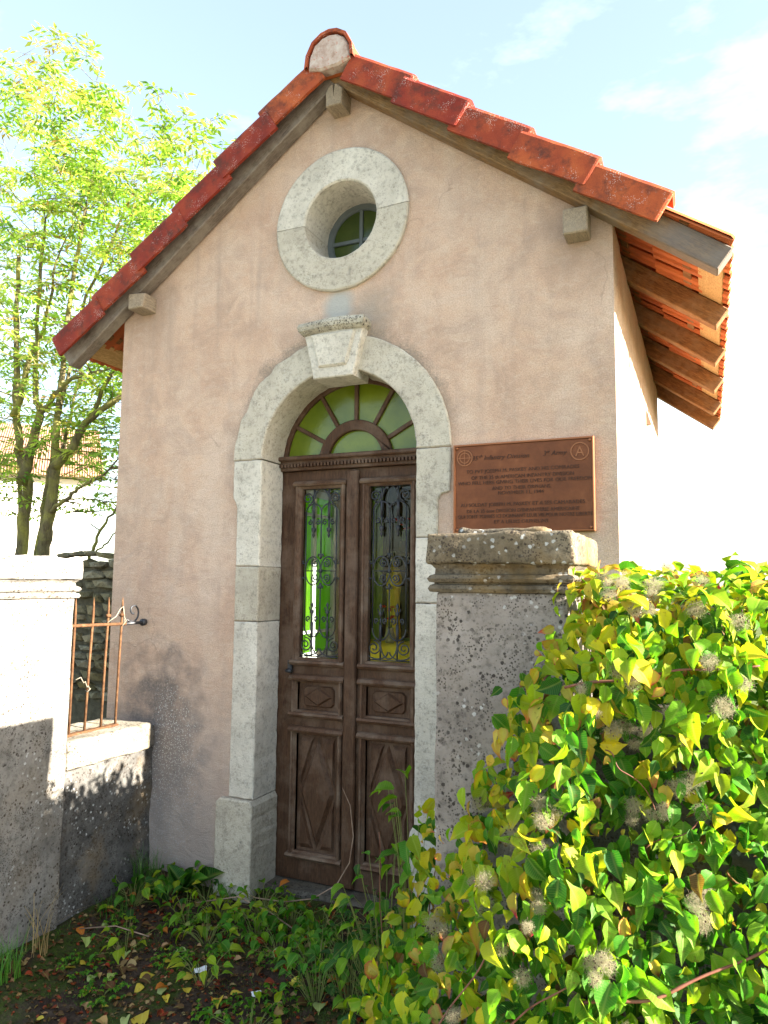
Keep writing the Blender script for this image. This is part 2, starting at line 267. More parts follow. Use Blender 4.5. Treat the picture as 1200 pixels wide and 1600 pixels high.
# leaves: colour attribute, leaf coordinates for the veins, light passing through
def leaf_mat(name, trans=0.4, vein=True, rough=0.42, spec=0.35, boost=1.0):
    m = mk(name, rough=rough, spec=spec)
    a = m.n.new('ShaderNodeAttribute'); a.attribute_name = 'Col'; c = a.outputs['Color']
    if vein:
        u = m.n.new('ShaderNodeUVMap'); u.uv_map = 'leaf'; ux, uy, _ = m.sep(u.outputs[0])
        ay = m.math('ABSOLUTE', uy)
        mid = m.ramp(ay, [(0.0, 1.0), (0.05, 0.0)])
        w = m.n.new('ShaderNodeTexWave'); w.inputs['Scale'].default_value = 1.0; w.bands_direction = 'X'
        cv = m.n.new('ShaderNodeCombineXYZ'); m.l.new(m.math('MULTIPLY', m.math('SUBTRACT', ux, m.math('MULTIPLY', ay, 0.8)), 1.25), cv.inputs[0]); m.l.new(cv.outputs[0], w.inputs['Vector'])
        vv = m.ramp(w.outputs['Fac'], [(0.86, 0.0), (0.98, 0.5)])
        vm = m.math('MAXIMUM', mid, vv)
        c = m.mix(m.math('MULTIPLY', vm, 0.35), c, m.mix(0.5, c, (0.55, 0.6, 0.16)))
        m.bump(m.math('ADD', m.math('MULTIPLY', vm, -1.0), m.noise(60, 3)), 0.25, 0.004)
        c = m.mix(m.ramp(m.noise(48, 5, 0.7), [(0.60, 0.0), (0.67, 0.75)]), c, m.mix(0.75, c, (0.10, 0.035, 0.015)))
    c = m.mix(m.ramp(m.noise(26, 4, 0.6), [(0.3, 0.0), (0.75, 0.4)]), c, m.mix(1.0, c, (1.3, 1.3, 0.7), 'MULTIPLY'))
    m.color(c)
    t = m.n.new('ShaderNodeBsdfTranslucent'); m.l.new(m.mix(1.0, c, (1.25 * boost, 1.5 * boost, 0.6), 'MULTIPLY'), t.inputs['Color'])
    k = m.n.new('ShaderNodeMixShader'); k.inputs[0].default_value = trans
    m.l.new(m.b.outputs[0], k.inputs[1]); m.l.new(t.outputs[0], k.inputs[2]); m.l.new(k.outputs[0], m.out.inputs['Surface'])
leaf_mat('leaf', 0.42, True, 0.55, 0.22); leaf_mat('tree_leaf', 0.6, False, 0.55, 0.2); leaf_mat('grass_blade', 0.3, False)
leaf_mat('fallen_leaf', 0.15, True, 0.6, 0.2)
m = mk('seed_fluff', rough=0.9, spec=0.1); m.color(m.ramp(m.noise(40), [(0.3, (0.26, 0.225, 0.145)), (0.7, (0.42, 0.375, 0.26))]))
t = m.n.new('ShaderNodeBsdfTranslucent'); t.inputs['Color'].default_value = (0.42, 0.39, 0.28, 1); k = m.n.new('ShaderNodeMixShader'); k.inputs[0].default_value = 0.45
m.l.new(m.b.outputs[0], k.inputs[1]); m.l.new(t.outputs[0], k.inputs[2]); m.l.new(k.outputs[0], m.out.inputs['Surface'])
m = mk('seed_brown', rough=0.7); m.color((0.045, 0.022, 0.015))
m = mk('red_stem', rough=0.6); m.color(m.ramp(m.noise(20), [(0.3, (0.11, 0.032, 0.02)), (0.7, (0.19, 0.085, 0.05))]))
m = mk('green_stem', rough=0.6); m.color((0.16, 0.19, 0.05))
m = mk('dry_stem', rough=0.8); m.color(m.ramp(m.noise(30), [(0.3, (0.20, 0.12, 0.08)), (0.7, (0.36, 0.26, 0.19))]))
m = mk('bark', rough=0.9, spec=0.15)
c = m.ramp(m.noise(16, 6, 0.65, m.mapped(m.pos(), (2, 2, 0.6))), [(0.3, (0.075, 0.06, 0.035)), (0.7, (0.20, 0.17, 0.09))])
c = m.mix(m.ramp(m.noise(5, 5, 0.65), [(0.45, 0.0), (0.62, 0.75)]), c, (0.30, 0.29, 0.07)); m.color(c); m.bump(m.noise(45, 5, 0.6, m.mapped(m.pos(), (2, 2, 0.5))), 0.8, 0.015)
# soil, moss
m = mk('soil', rough=0.95, spec=0.1)
c = m.ramp(m.noise(17, 7, 0.68), [(0.3, (0.022, 0.015, 0.012)), (0.55, (0.065, 0.046, 0.034)), (0.78, (0.13, 0.098, 0.072))])
mm = m.ramp(m.noise(3.2, 5, 0.6), [(0.48, 0.0), (0.58, 1.0)])
c = m.mix(m.math('MULTIPLY', mm, m.ramp(m.noise(60, 3), [(0.3, 0.35), (0.6, 0.9)])), c, m.ramp(m.noise(90, 4, 0.7), [(0.3, (0.020, 0.040, 0.006)), (0.7, (0.075, 0.12, 0.016))]))
x, y, z = m.sep(m.pos())
k = m.n.new('ShaderNodeVectorMath'); k.operation = 'LENGTH'; m.l.new(m.pos(), k.inputs[0])
far = m.n.new('ShaderNodeMapRange'); far.inputs['From Min'].default_value = 3.8; far.inputs['From Max'].default_value = 6; m.l.new(k.outputs['Value'], far.inputs['Value'])
c = m.mix(far.outputs['Result'], c, m.ramp(m.noise(2.2, 6, 0.7), [(0.3, (0.05, 0.075, 0.02)), (0.7, (0.12, 0.14, 0.045))]))
m.color(c); a = m.bump(m.noise(70, 5, 0.7), 0.9, 0.02); m.bump(m.noise(260, 3, 0.7), 0.6, 0.006, a)

# ------------------------------------------------------------------ mesh helpers
def tag(o, label=None, cat=None, group=None, kind=None):
    if label: o['label'] = label
    if cat: o['category'] = cat
    if group: o['group'] = group
    if kind: o['kind'] = kind
    return o
def link(name, me, parent=None, mats=()):
    for q in mats: me.materials.append(M[q])
    o = bpy.data.objects.new(name, me); COL.objects.link(o); o.parent = parent; return o
def empty(name, loc=(0, 0, 0), label=None, cat=None, group=None):
    o = bpy.data.objects.new(name, None); COL.objects.link(o); o.location = loc; o.empty_display_size = 0.1
    return tag(o, label, cat, group)
class MB:
    def __init__(s): s.v, s.f, s.mi, s.sm = [], [], [], []
    def add(s, vs_, fs_, mi=0, smooth=False):
        b = len(s.v); s.v += [tuple(q) for q in vs_]
        for q in fs_: s.f.append(tuple(b + i for i in q)); s.mi.append(mi); s.sm.append(smooth)
    def box(s, x0, x1, y0, y1, z0, z1, mi=0):
        s.add([(x0, y0, z0), (x1, y0, z0), (x1, y1, z0), (x0, y1, z0), (x0, y0, z1), (x1, y0, z1), (x1, y1, z1), (x0, y1, z1)],
              [(0, 3, 2, 1), (4, 5, 6, 7), (0, 1, 5, 4), (1, 2, 6, 5), (2, 3, 7, 6), (3, 0, 4, 7)], mi)
    def bbox(s, x0, x1, y0, y1, z0, z1, b=0.004, mi=0):
        """box with chamfered edges"""
        bm = bmesh.new(); bmesh.ops.create_cube(bm, size=1)
        for q in bm.verts: q.co = Vector((x0 + (q.co.x + .5) * (x1 - x0), y0 + (q.co.y + .5) * (y1 - y0), z0 + (q.co.z + .5) * (z1 - z0)))
        bmesh.ops.bevel(bm, geom=bm.edges[:], offset=b, segments=1, affect='EDGES', profile=0.5)
        bm.verts.index_update(); s.add([q.co for q in bm.verts], [[w.index for w in f.verts] for f in bm.faces], mi); bm.free()
    def prism(s, poly, y0, y1, mi=0, bev=0.0):
        """poly in (x,z), extruded along y, front at y0 (chamfered by bev)"""
        n = len(poly); area = sum(poly[i][0] * poly[(i + 1) % n][1] - poly[(i + 1) % n][0] * poly[i][1] for i in range(n))
        if area < 0: poly = poly[::-1]
        loops = []
        if bev:
            inn = []
            for i in range(n):
                p0, p1, p2 = Vector(poly[i - 1]), Vector(poly[i]), Vector(poly[(i + 1) % n])
                d1 = (p1 - p0).normalized() if (p1 - p0).length > 1e-9 else Vector((0, 0)); d2 = (p2 - p1).normalized() if (p2 - p1).length > 1e-9 else d1
                nn = Vector((-(d1.y + d2.y), d1.x + d2.x)); nn = nn.normalized() if nn.length > 1e-6 else Vector((-d1.y, d1.x))
                inn.append((p1.x + nn.x * bev, p1.y + nn.y * bev))
            loops = [[(x_, y0, z_) for x_, z_ in inn], [(x_, y0 + bev, z_) for x_, z_ in poly], [(x_, y1, z_) for x_, z_ in poly]]
        else: loops = [[(x_, y0, z_) for x_, z_ in poly], [(x_, y1, z_) for x_, z_ in poly]]
        vs_ = [q for lp in loops for q in lp]; fs_ = [tuple(range(n)), tuple(range(len(vs_) - 1, len(vs_) - n - 1, -1))]
        for a in range(len(loops) - 1):
            for i in range(n): fs_.append((a * n + i, (a + 1) * n + i, (a + 1) * n + (i + 1) % n, a * n + (i + 1) % n))
        s.add(vs_, fs_, mi)
    def tube(s, pts, r, n=6, mi=0, cap=True):
        pts = [Vector(q) for q in pts]; m_ = len(pts); rr = r if isinstance(r, (list, tuple)) else [r] * m_
        vs_, fs_ = [], []; prev = None
        for i, q in enumerate(pts):
            d = (pts[min(i + 1, m_ - 1)] - pts[max(i - 1, 0)]); d = d.normalized() if d.length > 1e-9 else Vector((0, 0, 1))
            if prev is None: u = d.orthogonal().normalized()
            else:
                u = prev - d * prev.dot(d); u = u.normalized() if u.length > 1e-6 else d.orthogonal().normalized()
            prev = u; w = d.cross(u)
            for k_ in range(n):
                a = 2 * math.pi * k_ / n; vs_.append(q + (u * math.cos(a) + w * math.sin(a)) * rr[i])
        for i in range(m_ - 1):
            for k_ in range(n): fs_.append((i * n + k_, i * n + (k_ + 1) % n, (i + 1) * n + (k_ + 1) % n, (i + 1) * n + k_))
        if cap: fs_ += [tuple(range(n - 1, -1, -1)), tuple(range((m_ - 1) * n, m_ * n))]
        s.add(vs_, fs_, mi, True)
    def lathe(s, prof, c=(0, 0, 0), n=16, mi=0):
        vs_, fs_ = [], []
        for r, z_ in prof:
            for k_ in range(n): a = 2 * math.pi * k_ / n; vs_.append((c[0] + r * math.cos(a), c[1] + r * math.sin(a), c[2] + z_))
        for i in range(len(prof) - 1):
            for k_ in range(n): fs_.append((i * n + k_, i * n + (k_ + 1) % n, (i + 1) * n + (k_ + 1) % n, (i + 1) * n + k_))
        s.add(vs_, fs_, mi, True)
    def xform(s, mat): s.v = [tuple(mat @ Vector(q)) for q in s.v]; return s
    def mesh(s, name):
        me = bpy.data.meshes.new(name); me.from_pydata(s.v, [], s.f)
        me.polygons.foreach_set('material_index', s.mi); me.polygons.foreach_set('use_smooth', s.sm)
        bm = bmesh.new(); bm.from_mesh(me); bmesh.ops.recalc_face_normals(bm, faces=bm.faces[:]); bm.to_mesh(me); bm.free(); me.update(); return me
    def build(s, name, mats, parent=None):
        return link(name, s.mesh(name), parent, [mats] if isinstance(mats, str) else mats)
def nz(p, f): return noise.noise(Vector(p) * f)
def dense(poly, step=0.03):
    out = []
    for i, p in enumerate(poly):
        q = poly[(i + 1) % len(poly)]; d = math.hypot(q[0] - p[0], q[1] - p[1]); k_ = max(1, int(d / step))
        out += [(p[0] + (q[0] - p[0]) * t_ / k_, p[1] + (q[1] - p[1]) * t_ / k_) for t_ in range(k_)]
    return out
def stone(name, poly, y0, y1, parent, mat='limestone', bev=0.006, jit=0.0035, seed=0):
    pl = [(a + jit * nz((a, seed, b), 23) + jit * .6 * nz((a, seed + 3, b), 60), b + jit * nz((a, seed + 7, b), 23)) for a, b in dense(poly, 0.022)]
    mb = MB(); mb.prism(pl, y0, y1, bev=bev); return mb.build(name, mat, parent)
def rock_box(name, b, parent, mat, r=0.012, seg=0.05, amp=0.004, freq=9, seed=0):
    """box with rounded, worn edges and uneven faces"""
    x0, x1, y0, y1, z0, z1 = b; lo, hi = Vector((x0, y0, z0)), Vector((x1, y1, z1)); size = hi - lo
    cnt = [max(2, int(size[i] / seg)) for i in range(3)]
    def axis(i):
        L = size[i]; a = [0, min(r * .5, L * .2), min(r, L * .4)]; k_ = cnt[i]
        a += [r + (L - 2 * r) * j / k_ for j in range(1, k_)] if L > 3 * r else []
        return sorted(set(round(q, 5) for q in a + [L - q for q in a]))
    ax = [axis(i) for i in range(3)]
    vs_, fs_, idx = [], [], {}
    def vid(p):
        k_ = tuple(round(q, 5) for q in p)
        if k_ not in idx: idx[k_] = len(vs_); vs_.append(lo + Vector(p))
        return idx[k_]
    for i in range(3):
        j, k_ = (i + 1) % 3, (i + 2) % 3
        for side in (0, size[i]):
            for a in range(len(ax[j]) - 1):
                for c_ in range(len(ax[k_]) - 1):
                    q = []
                    for da, dc in ((0, 0), (1, 0), (1, 1), (0, 1)):
                        p = [0, 0, 0]; p[i] = side; p[j] = ax[j][a + da]; p[k_] = ax[k_][c_ + dc]; q.append(vid(p))
                    fs_.append(q if side else q[::-1])
    out = []
    for p in vs_:
        q = Vector([min(max(p[i], lo[i] + min(r, size[i] * .45)), hi[i] - min(r, size[i] * .45)) for i in range(3)]); d = p - q
        n_ = d.normalized() if d.length > 1e-9 else Vector((0, 0, 1))
        rad = min(r, size.x * .45, size.y * .45, size.z * .45)
        p2 = q + n_ * rad
        s_ = Vector((p.x + seed * 3.1, p.y, p.z)); p2 += n_ * (amp * noise.noise(s_ * freq) + amp * .6 * noise.noise(s_ * freq * 3.3))
        out.append(p2)
    mb = MB(); mb.add(out, fs_, 0, True); return mb.build(name, mat, parent)
def arc(cx_, cz_, r, a0, a1, n): return [(cx_ + r * math.cos(a0 + (a1 - a0) * i / n), cz_ + r * math.sin(a0 + (a1 - a0) * i / n)) for i in range(n + 1)]
def ring_loft(mb, x0, x1, z0, z1, prof, mi=0):
    """mitred rectangular moulding; prof = [(inset, y)]"""
    vs_ = []
    for i, y_ in prof: vs_ += [(x0 + i, y_, z0 + i), (x1 - i, y_, z0 + i), (x1 - i, y_, z1 - i), (x0 + i, y_, z1 - i)]
    fs_ = []
    for a in range(len(prof) - 1):
        for k_ in range(4): fs_.append((a * 4 + k_, a * 4 + (k_ + 1) % 4, (a + 1) * 4 + (k_ + 1) % 4, (a + 1) * 4 + k_))
    mb.add(vs_, fs_, mi)
def copyobj(o, parent=None, mat=None):
    c_ = o.copy(); COL.objects.link(c_); c_.parent = parent
    if mat is not None: c_.matrix_local = mat
    return c_

# ================================================================== GROUND
def ground_z(x_, y_):
    fine = max(0.0, 1.0 - max(0.0, math.hypot(x_ + 0.2, y_ + 0.6) - 2.6) / 2.0)
    h = -0.105 + fine * (0.020 * nz((x_, y_, 0), 2.3) + 0.012 * nz((x_, y_, 4), 7) + 0.007 * nz((x_, y_, 9), 19))
    h += 0.05 * math.exp(-((x_ + 1.05) / 0.16) ** 2) * fine * (1 if y_ < 0.1 else 0)      # earth heaped against the low wall
    h += 0.06 * math.exp(-(min(0, y_ - 0.10) / 0.20) ** 2) * fine * (1 if -1.2 < x_ < 1.2 and y_ < .4 else .0)
    return h
def spread(a, b, step, far):
    out = [a + i * step for i in range(int((b - a) / step) + 1)]; s_ = step; p = out[0]; lo_ = []
    while p > -far: s_ *= 1.5; p -= s_; lo_.append(p)
    s_ = step; p = out[-1]; hi_ = []
    while p < far: s_ *= 1.5; p += s_; hi_.append(p)
    return lo_[::-1] + out + hi_
gx, gy = spread(-2.2, 2.2, 0.03, 900), spread(-2.6, 0.6, 0.03, 900)
gv = [(a, b, ground_z(a, b)) for b in gy for a in gx]; W = len(gx)
gf = [(j * W + i, j * W + i + 1, (j + 1) * W + i + 1, (j + 1) * W + i) for j in range(len(gy) - 1) for i in range(W - 1)]
me = bpy.data.meshes.new('ground'); me.from_pydata(gv, [], gf); me.polygons.foreach_set('use_smooth', [True] * len(gf)); me.update()
tag(link('ground', me, None, ['soil']), kind='structure')

m = mk('pale_gravel', rough=0.95, spec=0.1)
c = m.ramp(m.noise(9, 7, 0.7), [(0.3, (0.36, 0.31, 0.24)), (0.7, (0.50, 0.45, 0.37))]); m.color(m.mix(m.ramp(m.noise(160, 3, .7), [(.4, .5), (.6, 0.0)]), c, (.22, .19, .15))); m.bump(m.noise(120, 4, .7), .8, .01)
mb_v = []; lx = spread(-2.0, 5.0, 0.25, 250); ly = [-9.0, -8.0, -7.0, -6.0, -5.0, -4.5, -4.0, -3.6, -3.3, -3.0, -2.8, -2.6, -2.45, -2.3]
mb_v = [(a, b + (.10 * nz((a, b, 1), 1.3) if b in (-2.3, -9.0) else 0), -0.068 + .012 * nz((a, b, 6), 1.1) - (.03 if b in (-2.3, -9.0) else 0)) for b in ly for a in lx]; W2 = len(lx)
me = bpy.data.meshes.new('lane'); me.from_pydata(mb_v, [], [(j * W2 + i, j * W2 + i + 1, (j + 1) * W2 + i + 1, (j + 1) * W2 + i) for j in range(len(ly) - 1) for i in range(W2 - 1)]); me.update()
tag(link('lane', me, None, ['pale_gravel']), kind='structure')  # pale strip added out of view to bounce sun onto the shaded facade

# ================================================================== CHAPEL
XL, XR, YB, TH = -1.478, 1.3955, 3.2, 0.30
chapel = empty('memorial_chapel', (0, 0, 0), 'small pink-beige plastered chapel with a round window, arched brown door and red tiled roof', 'chapel')
SL, ZB, ZT = 0.738, 4.21, 4.39           # roof pitch; rafter underside and tile top at the ridge line
TH_R = math.atan(SL)
AR_I, AR_O, AZ = 0.4485, 0.626, 2.2165   # door arch
OZ, OR_I, OR_O = 3.487, 0.213, 0.394     # oculus

def wall_front():
    top = lambda a: ZB + 0.035 - SL * abs(a)
    outer = [(XL, -0.4), (-0.52, -0.4)]
    hole_d = [(-0.52, -0.4), (-0.52, AZ)] + arc(0, AZ, 0.52, math.pi, 0, 28)[1:] + [(0.52, -0.4)]
    outline = [(XL, -0.4)] + hole_d + [(XR, -0.4), (XR, top(XR)), (0, top(0)), (XL, top(XL))]
    hole = arc(0.004, OZ, 0.31, 0, 2 * math.pi, 48)[:-1]
    bm = bmesh.new()
    def loop(pts, y_): 
        vv = [bm.verts.new((a, y_, b)) for a, b in pts]; return vv, [bm.edges.new((vv[i], vv[(i + 1) % len(vv)])) for i in range(len(vv))]
    o0, e0 = loop(outline, 0.0); h0, f0 = loop(hole, 0.0); bmesh.ops.triangle_fill(bm, use_beauty=True, use_dissolve=False, edges=e0 + f0)
    nfront = len(bm.faces)
    o1, e1 = loop(outline, TH); h1, f1 = loop(hole, TH); bmesh.ops.triangle_fill(bm, use_beauty=True, use_dissolve=False, edges=e1 + f1)
    nb = len(bm.faces)
    for a, b in ((o0, o1), (h0, h1)):
        for i in range(len(a)): bm.faces.new((a[i], a[(i + 1) % len(a)], b[(i + 1) % len(a)], b[i]))
    bmesh.ops.recalc_face_normals(bm, faces=bm.faces[:])
    for f in bm.faces:
        if all(abs(v_.co.y - TH) < 1e-5 for v_ in f.verts): f.material_index = 1
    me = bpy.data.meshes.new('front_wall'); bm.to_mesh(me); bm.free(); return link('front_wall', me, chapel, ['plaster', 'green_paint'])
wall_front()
def side_wall(name, xo, xi, wy0, wy1, wz0, wz1, splay=0.0):
    mb = MB(); a, b = min(xo, xi), max(xo, xi); zt = 3.19
    for (y0, y1, z0, z1) in ((TH, wy0, -0.4, zt), (wy1, YB - TH, -0.4, zt), (wy0, wy1, -0.4, wz0), (wy0, wy1, wz1, zt)): mb.box(a, b, y0, y1, z0, z1)
    if splay:
        pl = [(xo, wy1 + splay), (xo, YB - TH), (xi, YB - TH), (xi, wy1), (xo - .22, wy1)]; n_ = len(pl); mb.f = mb.f[:6] + mb.f[12:]; mb.mi = mb.mi[:6] + mb.mi[12:]; mb.sm = mb.sm[:6] + mb.sm[12:]
        mb.add([(p[0], p[1], z_) for z_ in (wz0, wz1) for p in pl], [tuple(range(n_)), tuple(range(2 * n_ - 1, n_ - 1, -1))] + [(q, (q + 1) % n_, n_ + (q + 1) % n_, n_ + q) for q in range(n_)])
        for z0, z1 in ((-0.4, wz0), (wz1, zt)): mb.box(a, b, wy1, YB - TH, z0, z1)
    for i, f in enumerate(mb.f):
        if all(abs(mb.v[q][0] - xi) < 1e-6 for q in f): mb.mi[i] = 1
    mb.build(name, ['plaster', 'green_paint'], chapel)
side_wall('side_wall', XR, XR - TH, 1.80, 2.20, 1.15, 2.75, 0.16)  # window opening added for interior sun; far jamb splayed so it catches light
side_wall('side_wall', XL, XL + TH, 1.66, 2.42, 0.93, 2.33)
mb = MB(); mb.prism([(XL, -0.4), (XR, -0.4), (XR, ZB - SL * XR + .03), (0, ZB + .03), (XL, ZB + SL * XL + .03)], YB - TH, YB)
for i, f in enumerate(mb.f):
    if all(abs(mb.v[q][1] - (YB - TH)) < 1e-6 for q in f): mb.mi[i] = 1
mb.build('rear_wall', ['plaster', 'green_paint'], chapel)
# inner vault and floor
mb = MB(); xi = XR - TH; pts = [(-1.178 + 2.2735 * i / 24, 0) for i in range(25)]
va = [(a, 2.6 + 1.22 * math.sqrt(max(0, 1 - ((a + 0.0413) / 1.137) ** 2))) for a, _ in pts]
mb.add([(a, y_, b) for y_ in (TH, YB - TH) for a, b in va] + [(a, y_, b + .03) for y_ in (TH, YB - TH) for a, b in va],
       [(i, i + 1, 26 + i, 25 + i) for i in range(24)] + [(50 + i, 51 + i, 76 + i, 75 + i) for i in range(24)], 0, True)
mb.build('vault', 'green_paint', chapel)
mb = MB(); mb.box(XL + TH, XR - TH, TH, YB - TH, -0.4, -0.03); mb.build('floor', 'interior_floor', chapel)
mb = MB(); mb.bbox(-0.519, 0.519, 0.09, 0.31, -0.3, -0.024, 0.016); mb.build('threshold', 'dark_step', chapel)

# ---- stone surround of the door: every block its own piece
YF = -0.014
surr = [
 ('jamb_stone', [(-0.601, 0.428), (-AR_I, 0.428), (-AR_I, 1.342), (-0.599, 1.342)], YF, 0.205),
 ('jamb_stone', [(-0.599, 1.346), (-AR_I, 1.346), (-AR_I, 1.636), (-0.600, 1.636)], YF - .001, 0.205),
 ('jamb_stone', [(-0.600, 1.640), (-AR_I, 1.640), (-AR_I, 2.2145), (-0.630, 2.2145), (-0.632, 2.01), (-0.612, 1.985), (-0.603, 1.96)], YF + .001, 0.205),
 ('plinth_stone', [(-0.662, -0.25), (-0.436, -0.25), (-0.436, 0.40), (-0.45, 0.424), (-0.64, 0.424), (-0.662, 0.40)], YF - 0.028, 0.205),
 ('jamb_stone', [(AR_I, 0.428), (0.585, 0.428), (0.588, 1.458), (AR_I, 1.458)], YF, 0.205),
 ('jamb_stone', [(AR_I, 1.462), (0.588, 1.462), (0.560, 1.774), (AR_I, 1.774)], YF - .001, 0.205),
 ('jamb_stone', [(AR_I, 1.778), (0.560, 1.778), (0.562, 1.955), (0.578, 1.985), (0.622, 2.0), (0.630, 2.2145), (AR_I, 2.2145)], YF + .001, 0.205),
 ('plinth_stone', [(0.436, -0.25), (0.655, -0.25), (0.655, 0.40), (0.635, 0.424), (0.45, 0.424), (0.436, 0.40)], YF - 0.028, 0.205)]
for i, (n_, pl, y0, y1) in enumerate(surr): stone(n_, pl, y0, y1, chapel, seed=i * 5)
for s_ in (-1, 1):
    a0, a1 = (R(76), 0.0) if s_ > 0 else (math.pi, R(104))
    pl = arc(0, AZ + .002, AR_O + .004, a0, a1, 20) + arc(0, AZ + .002, AR_I, a1, a0, 20)
    pl = [(a, max(b, AZ + .002)) for a, b in pl]
    if s_ < 0: pl = [(a + (0.018 * nz((a, 1, b), 9) if math.hypot(a, b - AZ) > .55 else 0), b + (0.018 * nz((a, 5, b), 9) if math.hypot(a, b - AZ) > .55 and b > AZ + .03 else 0)) for a, b in dense(pl, .02)]
    stone('arch_stone', pl, YF, 0.205, chapel, seed=40 + s_)
key = stone('keystone', [(-0.112, 2.612), (0.118, 2.612), (0.176, 2.868), (-0.172, 2.868)], -0.062, 0.12, chapel, seed=61)
stone('raised_panel', [(-0.078, 2.668), (0.084, 2.668), (0.133, 2.85), (-0.129, 2.85)], -0.076, -0.05, key, bev=0.010, seed=63)
mbk = MB(); kv = []
prof = [(0.0, 2.852, -0.064), (0.006, 2.858, -0.078), (0.018, 2.872, -0.094), (0.024, 2.893, -0.098), (0.018, 2.913, -0.09), (0.0, 2.922, -0.06)]
for o_, z_, y_ in prof:
    kv += [(-0.172 - o_, 0.0, z_ - .006), (-0.172 - o_, y_, z_ - .006), (-0.06, y_ + .002, z_ + .005), (0.06, y_, z_ + .007), (0.168 + o_, y_, z_ - .003), (0.168 + o_, 0.0, z_ - .003)]
kf = [(a * 6 + k_, a * 6 + k_ + 1, a * 6 + 7 + k_, a * 6 + 6 + k_) for a in range(5) for k_ in range(5)] + [tuple(range(6)), tuple(range(35, 29, -1))]
mbk.add(kv, kf); mbk.build('cornice', 'speckled_limestone', key)
# ---- oculus surround: two half rings
OX = 0.006
for i, (a0, a1) in enumerate(((R(2.3), R(179.7)), (R(180.3), R(361.7)))):
    n_ = 30; vs_ = []
    prof = [(OR_O, 0.02), (OR_O, -0.016), (OR_O - .008, -0.022), (OR_I + .008, -0.022), (OR_I, -0.014), (OR_I - .004, 0.30)]
    for k_ in range(n_ + 1):
        t_ = a0 + (a1 - a0) * k_ / n_
        for r_, y_ in prof:
            j = 0.003 * nz((math.cos(t_) * 3, r_ * 9, math.sin(t_) * 3), 3.0); vs_.append((OX + (r_ + j) * math.cos(t_), y_, OZ + (r_ + j) * math.sin(t_)))
    P_ = len(prof); mb = MB()
    mb.add(vs_, [(k_ * P_ + q, k_ * P_ + q + 1, (k_ + 1) * P_ + q + 1, (k_ + 1) * P_ + q) for k_ in range(n_) for q in range(P_ - 1)] + [tuple(range(P_)), tuple(range(n_ * P_ + P_ - 1, n_ * P_ - 1, -1))])
    mb.build('oculus_stone', 'limestone', chapel)
ow = empty('oculus_window'); ow.parent = chapel
mb = MB(); n_ = 40; vs_ = []
for k_ in range(n_):
    t_ = 2 * math.pi * k_ / n_
    for r_, y_ in ((0.25, 0.235), (0.182, 0.235), (0.176, 0.245), (0.176, 0.275), (0.25, 0.275)): vs_.append((OX + r_ * math.cos(t_), y_, OZ + r_ * math.sin(t_)))
mb.add(vs_, [(k_ * 5 + q, k_ * 5 + (q + 1) % 5, ((k_ + 1) % n_) * 5 + (q + 1) % 5, ((k_ + 1) % n_) * 5 + q) for k_ in range(n_) for q in range(5)])
mb.build('frame', 'grey_frame', ow)
mb = MB(); mb.bbox(OX - .011, OX + .011, 0.24, 0.27, OZ - .18, OZ + .18, .003); mb.build('glazing_bar', 'grey_frame', ow)
for s_ in (-1, 1):
    mb = MB(); mb.bbox(*(sorted((OX + s_ * .0115, OX + s_ * .18))), 0.24, 0.27, OZ - .011, OZ + .011, .003); mb.build('glazing_bar', 'grey_frame', ow)
for q in range(4):
    mb = MB(); a0 = q * math.pi / 2; mb.prism([(OX, OZ)] + arc(OX, OZ, .178, a0, a0 + math.pi / 2, 10), 0.252, 0.256); mb.build('pane', 'dark_glass', ow)

# ---- door: two leaves, transom, fanlight
YD = 0.215                                # front of the stiles
def moulding(parent, x0, x1, z0, z1, w=0.03, heavy=True):
    mb = MB(); ring_loft(mb, x0, x1, z0, z1, [(0, YD + .002), (0, YD - .018), (.006, YD - .026), (.014, YD - .026), (.018, YD - .018), (w, YD - .004), (w, YD + .02)])
    mb.build('moulding', 'moulding_wood', parent)
    if heavy:
        for zc, up in ((z0, 1), (z1, -1)):
            mb = MB(); zz = [(0, 0), (.006, -.020), (.020, -.034), (.030, -.028), (.036, 0)]
            vs_ = []
            for h_, d_ in zz: vs_ += [(x0 - .012, YD - .003 + d_, zc + up * (h_ - .012)), (x1 + .012, YD - .003 + d_, zc + up * (h_ - .012))]
            mb.add(vs_, [(2 * q, 2 * q + 1, 2 * q + 3, 2 * q + 2) for q in range(4)] + [(0, 2, 4, 6, 8), (9, 7, 5, 3, 1)]); mb.build('moulding', 'moulding_wood', parent)
def rhomb(mb, cx_, cz_, hw, hh, y0, d): # raised pyramid-edged rhombus
    o_ = [(cx_ - hw, cz_), (cx_, cz_ - hh), (cx_ + hw, cz_), (cx_, cz_ + hh)]; k_ = 0.80
    i_ = [(cx_ + (a - cx_) * k_, cz_ + (b - cz_) * k_) for a, b in o_]
    mb.add([(a, y0, b) for a, b in o_] + [(a, y0 - d, b) for a, b in i_], [(0, 1, 5, 4), (1, 2, 6, 5), (2, 3, 7, 6), (3, 0, 4, 7), (4, 5, 6, 7)])
def tri(mb, p, y0, d):
    c_ = (sum(a for a, b in p) / 3, sum(b for a, b in p) / 3); i_ = [(c_[0] + (a - c_[0]) * .72, c_[1] + (b - c_[1]) * .72) for a, b in p]
    mb.add([(a, y0, b) for a, b in p] + [(a, y0 - d, b) for a, b in i_], [(0, 1, 4, 3), (1, 2, 5, 4), (2, 0, 3, 5), (3, 4, 5)])
def spiral(cx_, cz_, r0, r1, a0, turns, n=22, y_=0.0): return [(cx_ + (r0 + (r1 - r0) * i / n) * math.cos(a0 + turns * 2 * math.pi * i / n), y_, cz_ + (r0 + (r1 - r0) * i / n) * math.sin(a0 + turns * 2 * math.pi * i / n)) for i in range(n + 1)]
